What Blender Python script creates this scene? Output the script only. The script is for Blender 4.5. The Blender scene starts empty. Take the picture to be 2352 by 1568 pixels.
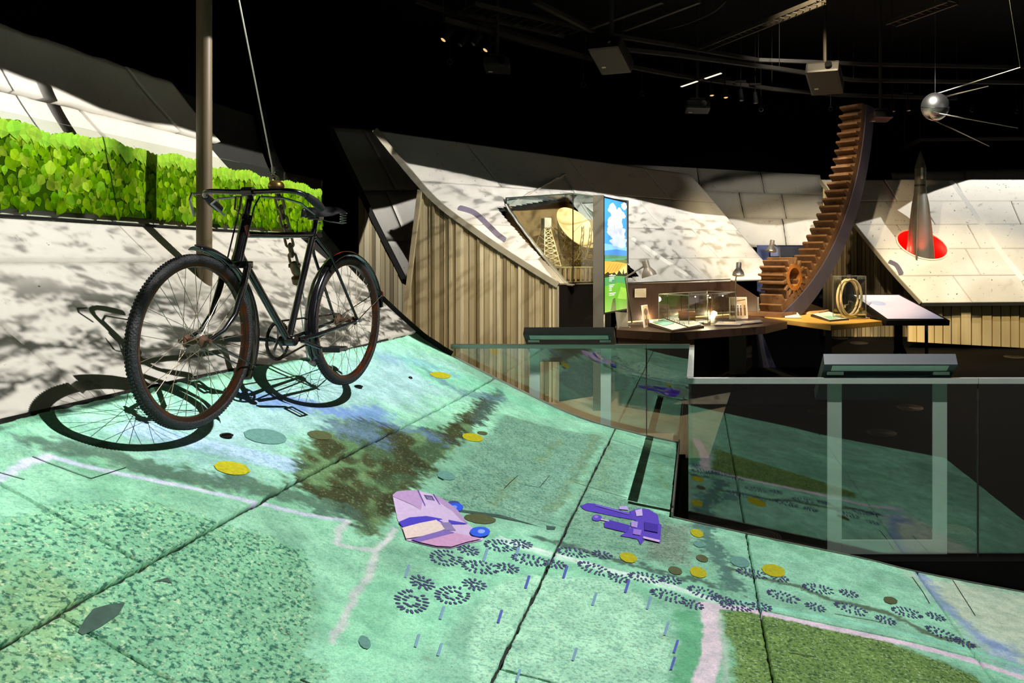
import bpy, bmesh, math, random
import numpy as np
from mathutils import Vector, Matrix

SC = bpy.context.scene
COL = SC.collection
random.seed(7)
PI = math.pi

# ------------------------------------------------------------------ camera, world, projectors
F, PX, PY, EYE = 1862.0, 1601.0, 600.0, 1.837      # focal length in px of a 2352 px frame, principal point, eye height
cam = bpy.data.cameras.new('camera')
cam.sensor_width = 36.0
cam.lens = F / 2352.0 * 36.0
cam.shift_x = (1176.0 - PX) / 2352.0
cam.shift_y = -(784.0 - PY) / 2352.0
cam.clip_start, cam.clip_end = 0.05, 100
cam_o = bpy.data.objects.new('camera', cam)
COL.objects.link(cam_o)
cam_o.location = (0, 0, EYE)
cam_o.rotation_euler = (PI / 2, 0, 0)
SC.camera = cam_o

SC.view_settings.view_transform = 'Standard'
SC.view_settings.look = 'None'
SC.view_settings.gamma = 1.0
SC.view_settings.use_curve_mapping = False
SC.view_settings.exposure = 0.0

SC.cycles.transparent_max_bounces = 20
SC.cycles.adaptive_threshold = 0.03
SC.cycles.max_bounces = 5
SC.cycles.caustics_reflective = False
SC.cycles.sample_clamp_indirect = 5.0
SC.cycles.diffuse_bounces = 2
SC.cycles.glossy_bounces = 3
W = bpy.data.worlds.new('world')
SC.world = W
W.use_nodes = True
W.node_tree.nodes['Background'].inputs[0].default_value = (1.0, 0.93, 0.82, 1)
W.node_tree.nodes['Background'].inputs[1].default_value = 0.034

def P(px, py, d):
    """world point seen at photograph pixel (px, py) at depth d metres"""
    return Vector(((px - PX) / F * d, d, EYE - (py - PY) / F * d))

# profile of the big curved shell: (X, Z) from the crest of the wall down to the display floor
PROF = [(-3.745, 3.125), (-3.70, 2.90), (-3.59, 2.62), (-3.36, 2.24), (-3.10, 1.915), (-2.75, 1.545), (-2.40, 1.225), (-2.26, 1.125),
        (-2.09, 1.02), (-1.57, .755), (-1.01, .50), (-.50, .355), (-.15, .28), (0, .245), (.25, .19), (.5, .135), (1.0, .03), (1.37, -.06),
        (2.0, -.18), (2.8, -.33)]
def _catmull(pts, n=16):
    out = []
    for i in range(len(pts) - 1):
        p0 = pts[max(i - 1, 0)]; p1 = pts[i]; p2 = pts[i + 1]; p3 = pts[min(i + 2, len(pts) - 1)]
        for k in range(n):
            t = k / n
            out.append(tuple(.5 * (2 * p1[a] + (p2[a] - p0[a]) * t + (2 * p0[a] - 5 * p1[a] + 4 * p2[a] - p3[a]) * t * t
                             + (3 * p1[a] - p0[a] - 3 * p2[a] + p3[a]) * t ** 3) for a in range(len(p1))))
    out.append(tuple(pts[-1]))
    return out
_pc = np.array(_catmull(PROF))
_pX, _pZ = _pc[:, 0], _pc[:, 1]
def sstep(a, b, x):
    t = np.clip((np.asarray(x, float) - a) / (b - a), 0, 1)
    return t * t * (3 - 2 * t)
def zt(X, y):
    """height of the shell above plan position (X, y)"""
    return np.interp(X, _pX, _pZ) + .06 * sstep(-1.2, -2.0, X) * (1 - sstep(-2.35, -2.75, X)) * (1 - sstep(3.4, 6.4, y))
def T(px, py):
    """point of the shell seen at photograph pixel (px, py)"""
    a, b = (px - PX) / F, (py - PY) / F
    ys = np.linspace(.8, 7.4, 3000)
    d = (EYE - b * ys) - zt(a * ys, ys)
    i = np.where((d[:-1] > 0) & (d[1:] <= 0))[0]
    y = ys[i[0]] if len(i) else ys[np.argmin(np.abs(d))]
    return Vector((a * y, y, float(zt(a * y, y))))

# ---- projector lamps: spot lamps pointing straight down whose beam carries the picture's outline
def lamp(name, kind, loc, energy, color=(1, 1, 1), size=.03, rot=None, target=None, spot=None, blend=.2):
    l = bpy.data.lights.new(name, kind)
    l.energy = energy; l.color = color
    if kind in ('SPOT', 'POINT'):
        l.shadow_soft_size = size
    if kind == 'AREA':
        l.size = size
    if spot:
        l.spot_size = math.radians(spot); l.spot_blend = blend
    o = bpy.data.objects.new(name, l)
    COL.objects.link(o)
    o.location = loc
    if target is not None:
        o.rotation_euler = (Vector(target) - Vector(loc)).to_track_quat('-Z', 'Y').to_euler()
    elif rot:
        o.rotation_euler = rot
    return o

class NT:
    """small helper to write node trees"""
    def __init__(s, nt): s.nt = nt
    def n(s, t, **kw):
        x = s.nt.nodes.new(t)
        for k, v in kw.items(): setattr(x, k, v)
        return x
    def put(s, sock, v):
        if v is None: return
        if hasattr(v, 'is_linked') or hasattr(v, 'links'): s.nt.links.new(v, sock)
        else: sock.default_value = v
    def m(s, op, a, b=None, c=None, clamp=False):
        x = s.n('ShaderNodeMath', operation=op, use_clamp=clamp)
        for i, v in enumerate((a, b, c)): s.put(x.inputs[i], v)
        return x.outputs[0]
    def sm(s, v, a, b, lo=0., hi=1.):
        x = s.n('ShaderNodeMapRange', interpolation_type='SMOOTHSTEP')
        s.put(x.inputs[0], v); s.put(x.inputs[1], a); s.put(x.inputs[2], b); s.put(x.inputs[3], lo); s.put(x.inputs[4], hi)
        return x.outputs[0]
    def curve(s, v, pts):
        """piecewise-linear function of v through pts [(v, value)]"""
        x0, x1 = pts[0][0], pts[-1][0]
        y0 = min(p[1] for p in pts); y1 = max(p[1] for p in pts)
        if y1 - y0 < 1e-6: y1 = y0 + 1e-3
        nn = s.n('ShaderNodeMapRange'); s.put(nn.inputs[0], v); s.put(nn.inputs[1], x0); s.put(nn.inputs[2], x1)
        fc = s.n('ShaderNodeFloatCurve')
        c = fc.mapping.curves[0]
        q = [((p[0] - x0) / (x1 - x0), (p[1] - y0) / (y1 - y0)) for p in pts]
        c.points[0].location = q[0]; c.points[-1].location = q[-1]
        for p in q[1:-1]: c.points.new(*p)
        for p in c.points: p.handle_type = 'VECTOR'
        fc.mapping.update()
        s.put(fc.inputs['Value'], nn.outputs[0])
        return s.m('ADD', s.m('MULTIPLY', fc.outputs[0], y1 - y0), y0)
    def noise(s, vec, scale, detail=2., rough=.5, dist=0.):
        x = s.n('ShaderNodeTexNoise')
        s.put(x.inputs['Vector'], vec); x.inputs['Scale'].default_value = scale; x.inputs['Detail'].default_value = detail
        x.inputs['Roughness'].default_value = rough; x.inputs['Distortion'].default_value = dist
        return x.outputs['Fac']
    def mix(s, f, a, b):
        x = s.n('ShaderNodeMix', data_type='RGBA')
        s.put(x.inputs[0], f)
        for sock, v in ((x.inputs[6], a), (x.inputs[7], b)):
            s.put(sock, (*v, 1) if isinstance(v, tuple) and len(v) == 3 else v)
        return x.outputs[2]
    def mulc(s, a, b):
        x = s.n('ShaderNodeMix', data_type='RGBA', blend_type='MULTIPLY')
        x.inputs[0].default_value = 1
        for sock, v in ((x.inputs[6], a), (x.inputs[7], b)):
            s.put(sock, (*v, 1) if isinstance(v, tuple) and len(v) == 3 else v)
        return x.outputs[2]
    def comb(s, x=0., y=0., z=0.):
        c = s.n('ShaderNodeCombineXYZ')
        for i, v in enumerate((x, y, z)): s.put(c.inputs[i], v)
        return c.outputs[0]

def uv_of(L, p):
    d = Vector(p) - Vector(L)
    return d.x / -d.z, d.y / -d.z

def projector_beam(name, loc, energy, picture, color=(1, 1, 1), size=.012):
    """a downward spot lamp; picture(nt, u, v) returns the brightness of its image in the direction (u, v)"""
    o = lamp(name, 'SPOT', loc, energy, color, size=size, spot=172, blend=0.)
    o.data.use_nodes = True
    N = NT(o.data.node_tree)
    em = [n for n in N.nt.nodes if n.type == 'EMISSION'][0]
    tc = N.n('ShaderNodeTexCoord'); sp = N.n('ShaderNodeSeparateXYZ')
    N.nt.links.new(tc.outputs['Normal'], sp.inputs[0])
    az = N.m('ABSOLUTE', sp.outputs[2])
    u = N.m('DIVIDE', sp.outputs[0], az); v = N.m('DIVIDE', sp.outputs[1], az)
    r = picture(N, u, v)
    if isinstance(r, tuple):
        N.nt.links.new(r[1], em.inputs['Color']); r = r[0]
    N.nt.links.new(r, em.inputs['Strength'])
    return o

UC = 1.225                                   # height of the crease between projected floor and projected wall
LB = (0.55, 3.25, 4.70)                      # projectors over the near half and the far half of the shell
LA = (0.75, 6.10, 4.70)

LB2 = (1.66, 5.0, 4.70)
XSPLIT = -1.05                                # the two floor pictures are blended along this line
def floor_picture(L, near):
    """plain light over the painted map; near beam widened to light the glass stands"""
    def pic(N, u, v):
        edge = sorted([uv_of(L, (X, 6.965, float(zt(X, 6.9)))) for X in (-2.45, -1.9, -1.5, -1.0, -.5, -.17)] + [uv_of(L, (X, 4.955, float(zt(X, 4.9)))) for X in (-.14, .3, .8, 1.4, 2.0, 2.7)])
        far = sorted([uv_of(L, (X, 7.75, .2)) for X in (-3.2, -1.9, -1.5, -1.0, -.5, -.15)] + [uv_of(L, (X, 5.75, 0.)) for X in (-.12, .3, .8, 1.4, 2.0, 2.7)])
        past = N.sm(N.m('SUBTRACT', v, N.curve(u, edge)), -.006, .006)
        s_ = N.sm(u, uv_of(L, (XSPLIT - .12, 4, float(zt(XSPLIT - .12, 4.))))[0], uv_of(L, (XSPLIT + .12, 4, float(zt(XSPLIT + .12, 4.))))[0])
        if near:
            w = N.m('MAXIMUM', N.m('SUBTRACT', 1., s_), past)
            w = N.m('MULTIPLY', w, N.sm(N.m('SUBTRACT', N.curve(u, far), v), -.004, .004))
            w = N.m('MULTIPLY', w, N.m('GREATER_THAN', u, uv_of(L, (-2.405, 3, UC))[0]))
        else:
            w = N.m('MULTIPLY', s_, N.m('SUBTRACT', 1., past))
        # planar image field: as much light on every square of the floor
        r2 = N.m('ADD', N.m('ADD', N.m('MULTIPLY', u, u), N.m('MULTIPLY', v, v)), 1.0)
        return N.m('MULTIPLY', w, N.m('POWER', r2, 1.5))
    return pic
LE_PX = [(-120, 135), (0, 160), (15, 163), (60, 181), (130, 203), (180, 226), (232, 251), (290, 268), (335, 282), (400, 289), (452, 305), (513, 320)]
def moon(N, x, y):
    """brightness of the projected lunar ground; x up the slope, y along it"""
    vec = N.comb(N.m('MULTIPLY', x, 1.0), N.m('MULTIPLY', y, .62), 0.)
    warp = N.noise(vec, 5.0, 1.)
    vec2 = N.comb(N.m('ADD', x, N.m('MULTIPLY', warp, .16)), N.m('MULTIPLY', y, .50), 0.)
    big = N.noise(vec2, 12., 5., .74, 0.)
    fine = N.noise(vec2, 30., 4., .72, 0.)
    return big, fine
def wall_picture(L, far_side):
    def pic(N, u, v):
        pts = sorted((uv_of(L, T(px, py))[1], uv_of(L, T(px, py))[0]) for px, py in LE_PX)
        top = N.curve(v, pts)
        inside = N.sm(N.m('SUBTRACT', u, top), -.012, .012)
        low = N.m('LESS_THAN', u, uv_of(L, (-2.405, 3, UC))[0])
        sp = sorted(uv_of(L, (X, 4.5, float(zt(X, 4.5)))) for X in (-3.74, -3.7, -3.6, -3.36, -3.1, -2.75, -2.4))
        dv = N.m('SUBTRACT', v, N.curve(u, sp))
        side = N.sm(dv, -.05, .05) if far_side else N.sm(dv, -.05, .05, 1., 0.)
        ep = sorted(uv_of(L, (X, 6.955, float(zt(X, 6.955)))) for X in (-3.74, -3.7, -3.6, -3.36, -3.1, -2.75, -2.4))
        side = N.m('MULTIPLY', side, N.sm(N.m('SUBTRACT', v, N.curve(u, ep)), -.004, .004, 1., 0.))
        big, fine = moon(N, u, v)
        h = N.sm(u, -1.30, -1.08)               # coarse shadows low down, finer grain higher up
        dark_big = N.m('MULTIPLY', N.m('MULTIPLY', N.sm(big, .48, .51), N.sm(fine, .40, .47, .25, 1.)), h)
        dark_fine = N.m('MULTIPLY', N.sm(fine, .53, .61), N.sm(u, -1.62, -1.42, 0., .72))
        dark = N.m('MAXIMUM', dark_big, dark_fine)
        b = N.m('SUBTRACT', 1.0, N.m('MULTIPLY', dark, .93))
        r2 = N.m('ADD', N.m('ADD', N.m('MULTIPLY', u, u), N.m('MULTIPLY', v, v)), 1.0)
        k = N.m('POWER', r2, .50)
        r = N.m('MULTIPLY', N.m('MULTIPLY', inside, low), N.m('MULTIPLY', side, b))
        return N.m('MULTIPLY', r, k)
    return pic
KP = 1.0
def near_picture(N, u, v):
    """the near projector lights the painted map and throws the lunar ground on the wall"""
    return N.m('ADD', floor_picture(LB, True)(N, u, v), N.m('MULTIPLY', wall_picture(LB, False)(N, u, v), 800. / 660.))
projector_beam('projector_light', LB, 660 * KP, near_picture, (1., .975, .93))
projector_beam('projector_light', LB2, 700 * KP, floor_picture(LB2, False), (1., .985, .96))
projector_beam('projector_light', LA, 800 * KP, wall_picture(LA, True), (1., .95, .87))

# ------------------------------------------------------------------ helpers: colours, materials, meshes
def lin(c):
    c = np.asarray(c, float) / 255.
    return np.where(c <= .04045, c / 12.92, ((c + .055) / 1.055) ** 2.4)
def L3(*c): return tuple(float(x) for x in lin(c))

MATS = {}
def mat(name, rgb, rough=.5, metal=0., var=.12, vscale=8., bump=0., bscale=40., emit=0., spec=.5, coat=0., attr=None, trans=0., rust=None, obj=True, stretch=None):
    """procedural principled material: rgb (0-255) broken up by noise; rust = (colour, threshold, scale)"""
    if name in MATS: return MATS[name]
    m = bpy.data.materials.new(name); m.use_nodes = True
    N = NT(m.node_tree); b = m.node_tree.nodes['Principled BSDF']
    c = L3(*rgb)
    tc = N.n('ShaderNodeTexCoord'); vec = tc.outputs['Object']
    if stretch:
        mp = N.n('ShaderNodeMapping'); mp.inputs['Scale'].default_value = stretch
        N.nt.links.new(vec, mp.inputs[0]); vec = mp.outputs[0]
    n = N.noise(vec, vscale, 5.)
    if attr:
        at = N.n('ShaderNodeAttribute', attribute_name=attr); base = at.outputs['Color']
        col = N.mulc(base, N.mix(n, (1 - var,) * 3, (1 + var,) * 3))
    else:
        col = N.mix(n, tuple(x * (1 - 2 * var) for x in c), tuple(x * (1 + 2 * var) for x in c))
    if rust:
        rn = N.noise(vec, rust[2], 6., .65)
        col = N.mix(N.sm(rn, rust[1], rust[1] + .1), col, L3(*rust[0]))
    N.nt.links.new(col, b.inputs['Base Color'])
    b.inputs['Roughness'].default_value = rough
    b.inputs['Metallic'].default_value = metal
    b.inputs['Specular IOR Level'].default_value = spec
    b.inputs['Coat Weight'].default_value = coat
    if emit:
        N.nt.links.new(col, b.inputs['Emission Color']); b.inputs['Emission Strength'].default_value = emit
    if bump:
        bn = N.n('ShaderNodeBump'); bn.inputs['Strength'].default_value = bump; bn.inputs['Distance'].default_value = .01
        N.nt.links.new(N.noise(vec, bscale, 4.), bn.inputs['Height']); N.nt.links.new(bn.outputs[0], b.inputs['Normal'])
    MATS[name] = m
    return m

def glass_mat(name, tint=(235, 246, 242), refl=.09, rough=0.):
    if name in MATS: return MATS[name]
    m = bpy.data.materials.new(name); m.use_nodes = True
    nt = m.node_tree; N = NT(nt)
    nt.nodes.remove(nt.nodes['Principled BSDF'])
    out = nt.nodes['Material Output']
    tr = N.n('ShaderNodeBsdfTransparent'); tr.inputs[0].default_value = (*L3(*tint), 1)
    gl = N.n('ShaderNodeBsdfGlossy'); gl.inputs['Roughness'].default_value = rough
    ge = N.n('ShaderNodeNewGeometry'); dt = N.n('ShaderNodeVectorMath', operation='DOT_PRODUCT')
    nt.links.new(ge.outputs['Normal'], dt.inputs[0]); nt.links.new(ge.outputs['Incoming'], dt.inputs[1])
    c1 = N.m('SUBTRACT', 1.0, N.m('ABSOLUTE', dt.outputs['Value']))
    f = N.m('ADD', N.m('MULTIPLY', N.m('POWER', c1, 5.), .75), refl + .03, clamp=True)
    mx = N.n('ShaderNodeMixShader')
    nt.links.new(f, mx.inputs[0]); nt.links.new(tr.outputs[0], mx.inputs[1]); nt.links.new(gl.outputs[0], mx.inputs[2])
    nt.links.new(mx.outputs[0], out.inputs[0])
    MATS[name] = m
    return m

WL = {}                                        # world origin of every built object
def wl(o):
    return WL.get(o.name, Vector((0, 0, 0))) if o is not None else Vector((0, 0, 0))

class MB:
    """collects shapes in world coordinates; build() links them as one mesh object"""
    def __init__(s): s.v = []; s.f = []; s.c = []; s.M = Matrix()
    def add(s, vs, fs, col=None):
        o = len(s.v)
        s.v += [tuple(s.M @ Vector(p)) for p in vs]
        s.f += [tuple(i + o for i in f) for f in fs]
        s.c += [col] * len(fs)
        return s
    def box(s, c, d, rz=0., R=None):
        R = R if R is not None else Matrix.Rotation(rz, 3, 'Z')
        c = Vector(c); hx, hy, hz = d[0] / 2, d[1] / 2, d[2] / 2
        vs = [c + R @ Vector((x, y, z)) for x in (-hx, hx) for y in (-hy, hy) for z in (-hz, hz)]
        return s.add(vs, [(0, 1, 3, 2), (4, 6, 7, 5), (0, 4, 5, 1), (2, 3, 7, 6), (0, 2, 6, 4), (1, 5, 7, 3)])
    def bar(s, p0, p1, w, h=None, up=(0, 0, 1)):
        p0, p1 = Vector(p0), Vector(p1); h = w if h is None else h
        z = (p1 - p0).normalized(); u = Vector(up)
        if abs(z.dot(u)) > .98: u = Vector((0, 1, 0))
        x = z.cross(u).normalized(); y = x.cross(z)
        vs = [p + x * a * w / 2 + y * b * h / 2 for p in (p0, p1) for a, b in ((-1, -1), (1, -1), (1, 1), (-1, 1))]
        return s.add(vs, [(3, 2, 1, 0), (4, 5, 6, 7), (0, 1, 5, 4), (1, 2, 6, 5), (2, 3, 7, 6), (3, 0, 4, 7)])
    def tube(s, pts, r, n=8, caps=True, closed=False):
        pts = [Vector(p) for p in pts]; m = len(pts)
        rs = list(r) if hasattr(r, '__len__') else [r] * m
        vs = []; ref = None
        for i, p in enumerate(pts):
            if closed: t = pts[(i + 1) % m] - pts[i - 1]
            else: t = pts[min(i + 1, m - 1)] - pts[max(i - 1, 0)]
            t.normalize()
            if ref is None:
                ref = Vector((0, 0, 1)) if abs(t.z) < .9 else Vector((1, 0, 0))
            x = (ref - t * ref.dot(t)).normalized(); ref = x; y = t.cross(x)
            for k in range(n):
                a = 2 * PI * k / n
                vs.append(p + (x * math.cos(a) + y * math.sin(a)) * rs[i])
        fs = []
        for i in range(m if closed else m - 1):
            j = (i + 1) % m
            for k in range(n):
                fs.append((i * n + k, i * n + (k + 1) % n, j * n + (k + 1) % n, j * n + k))
        if caps and not closed:
            fs.append(tuple(range(n))[::-1]); fs.append(tuple((m - 1) * n + k for k in range(n)))
        return s.add(vs, fs)
    def lathe(s, prof, n=24, M=None):
        """revolve [(r, z)] about the z axis of M"""
        M = M if M is not None else Matrix()
        vs = []; fs = []
        for r, z in prof:
            for k in range(n):
                a = 2 * PI * k / n; vs.append(M @ Vector((r * math.cos(a), r * math.sin(a), z)))
        for i in range(len(prof) - 1):
            for k in range(n):
                fs.append((i * n + k, i * n + (k + 1) % n, (i + 1) * n + (k + 1) % n, (i + 1) * n + k))
        if prof[0][0] > 1e-4: fs.append(tuple(range(n))[::-1])
        if prof[-1][0] > 1e-4: fs.append(tuple((len(prof) - 1) * n + k for k in range(n)))
        return s.add(vs, fs)
    def prism(s, poly, d):
        """polygon of 3-D points pushed along vector d"""
        poly = [Vector(p) for p in poly]; d = Vector(d); n = len(poly)
        return s.add(poly + [p + d for p in poly], [tuple(range(n))[::-1], tuple(range(n, 2 * n))] + [(i, (i + 1) % n, n + (i + 1) % n, n + i) for i in range(n)])
    def face(s, poly, col=None):
        return s.add(poly, [tuple(range(len(poly)))], col)
    def grid(s, G):
        nu, nv = len(G), len(G[0])
        return s.add([p for row in G for p in row], [(i * nv + j, (i + 1) * nv + j, (i + 1) * nv + j + 1, i * nv + j + 1) for i in range(nu - 1) for j in range(nv - 1)])
    def build(s, name, m, parent=None, smooth=False, bevel=0., recalc=True):
        o0 = wl(parent)
        me = bpy.data.meshes.new(name)
        me.from_pydata([(x - o0.x, y - o0.y, z - o0.z) for x, y, z in s.v], [], s.f)
        if any(c is not None for c in s.c):
            at = me.color_attributes.new('Col', 'FLOAT_COLOR', 'CORNER')
            buf = []
            for p, c in zip(me.polygons, s.c):
                buf += list(c if c is not None else (1, 1, 1, 1)) * p.loop_total
            at.data.foreach_set('color', buf)
        if recalc or bevel:
            bm = bmesh.new(); bm.from_mesh(me)
            if recalc: bmesh.ops.recalc_face_normals(bm, faces=bm.faces)
            if bevel:
                es = [e for e in bm.edges if e.is_manifold and e.calc_face_angle(0) > .6]
                if es: bmesh.ops.bevel(bm, geom=es, offset=bevel, segments=2, profile=.7, affect='EDGES', clamp_overlap=True)
            bm.to_mesh(me); bm.free()
        if smooth:
            me.polygons.foreach_set('use_smooth', [True] * len(me.polygons))
            try:
                me.set_sharp_from_angle(angle=math.radians(38))
            except Exception: pass
        me.materials.append(m)
        ob = bpy.data.objects.new(name, me); COL.objects.link(ob)
        ob.parent = parent
        WL[ob.name] = o0.copy()
        return ob

def tag(o, label, cat, group=None):
    o['label'] = label; o['category'] = cat
    if group: o['group'] = group
    return o
def thing(name, label, cat, loc=(0, 0, 0), group=None):
    o = bpy.data.objects.new(name, None); COL.objects.link(o)
    o.empty_display_size = .05
    o.location = loc; WL[o.name] = Vector(loc)
    return tag(o, label, cat, group)
def struct(o, label=None, cat=None):
    o['kind'] = 'structure'
    if label: o['label'] = label
    if cat: o['category'] = cat
    return o
def dup(root, loc, label=None, rz=0.):
    r = root.copy(); COL.objects.link(r); r.location = loc; r.rotation_euler = (0, 0, rz)
    WL[r.name] = Vector(loc)
    if label: r['label'] = label
    for ch in list(root.children):
        c = ch.copy(); COL.objects.link(c); c.parent = r
        for g in ch.children:
            d = g.copy(); COL.objects.link(d); d.parent = c
    return r

def hmesh(name, verts, faces, m, parent=None, col=None, uv=None, smooth=True):
    """fast mesh from numpy arrays (quads); col: per-vertex RGBA"""
    me = bpy.data.meshes.new(name)
    nv, nf = len(verts), len(faces)
    o0 = wl(parent)
    me.vertices.add(nv); me.loops.add(nf * 4); me.polygons.add(nf)
    me.vertices.foreach_set('co', (np.asarray(verts) - np.array(o0)).astype(np.float32).ravel())
    me.loops.foreach_set('vertex_index', np.asarray(faces).astype(np.int32).ravel())
    me.polygons.foreach_set('loop_start', np.arange(0, nf * 4, 4, dtype=np.int32))
    me.update(calc_edges=True)
    if smooth: me.polygons.foreach_set('use_smooth', np.ones(nf, bool))
    if col is not None:
        at = me.color_attributes.new('Col', 'FLOAT_COLOR', 'POINT')
        at.data.foreach_set('color', np.asarray(col, np.float32).ravel())
    me.materials.append(m)
    me.validate()
    ob = bpy.data.objects.new(name, me); COL.objects.link(ob); ob.parent = parent
    WL[ob.name] = o0.copy()
    return ob

def slab(name, fn, u0, u1, v0, v1, step, thick, m, parent, paint=None, drop=None, jit=.004, seed=0):
    """one concrete slab: patch fn(u, v) -> (pos, normal) arrays, with edges going down by thick"""
    nu = max(2, int(math.ceil((u1 - u0) / step)) + 1); nv = max(2, int(math.ceil((v1 - v0) / step)) + 1)
    u = np.linspace(u0, u1, nu)[:, None] * np.ones((1, nv)); v = np.ones((nu, 1)) * np.linspace(v0, v1, nv)[None, :]
    rs = np.random.RandomState(seed + 11)
    def wob(n):
        k = np.convolve(rs.randn(n + 4), np.ones(5) / 5, 'valid') * 1.6
        k = k + np.convolve(rs.randn(n + 30), np.ones(31) / 31, 'valid') * 4
        return np.clip(k, -1.6, 1.6) * jit
    if jit:
        u[0, :] += np.abs(wob(nv)); u[-1, :] -= np.abs(wob(nv)); v[:, 0] += np.abs(wob(nu)); v[:, -1] -= np.abs(wob(nu))
    p, nrm = fn(u, v)
    idx = np.arange(nu * nv).reshape(nu, nv)
    fc = np.stack([idx[:-1, :-1], idx[1:, :-1], idx[1:, 1:], idx[:-1, 1:]], -1).reshape(-1, 4)
    pv = p.reshape(-1, 3); col = None
    if drop is not None:
        cen = pv[fc].mean(1); keep = ~drop(cen); fc = fc[keep]
    if paint is not None: col = paint(pv)
    # skirt
    ring = np.concatenate([idx[:, 0], idx[-1, 1:], idx[::-1, -1][1:], idx[0, ::-1][1:]])
    sk = pv[ring] - nrm.reshape(-1, 3)[ring] * thick
    base = len(pv); k = len(ring)
    a = ring[:-1]; b = ring[1:]; sa = base + np.arange(k - 1); sb = sa + 1
    sf = np.stack([a, sa, sb, b], -1)
    if drop is not None:
        mid = (pv[a] + pv[b]) / 2; sf = sf[~drop(mid)]
    allv = np.concatenate([pv, sk]); allf = np.concatenate([fc, sf])
    if col is not None: col = np.concatenate([col, col[ring]])
    return hmesh(name, allv, allf, m, parent, col)

# numpy value noise
def vnoise(x, y, seed=0):
    xi = np.floor(x).astype(np.int64); yi = np.floor(y).astype(np.int64)
    fx = x - xi; fy = y - yi
    fx = fx * fx * (3 - 2 * fx); fy = fy * fy * (3 - 2 * fy)
    def h(a, b):
        n = (a * 374761393 + b * 668265263 + seed * 144269504) & 0x7fffffff
        n = ((n ^ (n >> 13)) * 1274126177) & 0x7fffffff
        return ((n ^ (n >> 16)) & 0xffff) / 65535.
    return (h(xi, yi) * (1 - fx) + h(xi + 1, yi) * fx) * (1 - fy) + (h(xi, yi + 1) * (1 - fx) + h(xi + 1, yi + 1) * fx) * fy
def fbm(x, y, sc, seed=0, o=4):
    s = 0; a = .5; t = 0
    for k in range(o):
        s = s + a * vnoise(x * sc, y * sc, seed + k); t += a; a *= .5; sc *= 2.03
    return s / t

# ------------------------------------------------------------------ the big curved shell: projected floor
def poly_px(pts): return np.array([T(*p)[:2] for p in pts])
def sdist(poly, x, y):
    """signed distance to a closed plan polygon (negative inside)"""
    d = np.full(x.shape, 1e9); ins = np.zeros(x.shape, bool); n = len(poly)
    for i in range(n):
        ax, ay = poly[i]; bx, by = poly[(i + 1) % n]
        ex, ey = bx - ax, by - ay; wx, wy = x - ax, y - ay
        t = np.clip((wx * ex + wy * ey) / (ex * ex + ey * ey + 1e-12), 0, 1)
        d = np.minimum(d, (wx - ex * t) ** 2 + (wy - ey * t) ** 2)
        c = ((ay > y) != (by > y)) & (x < (bx - ax) * (y - ay) / (by - ay + 1e-12) + ax)
        ins ^= c
    d = np.sqrt(d)
    return np.where(ins, -d, d)
def ldist(line, x, y):
    d = np.full(x.shape, 1e9)
    for i in range(len(line) - 1):
        ax, ay = line[i]; bx, by = line[i + 1]
        ex, ey = bx - ax, by - ay; wx, wy = x - ax, y - ay
        t = np.clip((wx * ex + wy * ey) / (ex * ex + ey * ey + 1e-12), 0, 1)
        d = np.minimum(d, (wx - ex * t) ** 2 + (wy - ey * t) ** 2)
    return np.sqrt(d)

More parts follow.
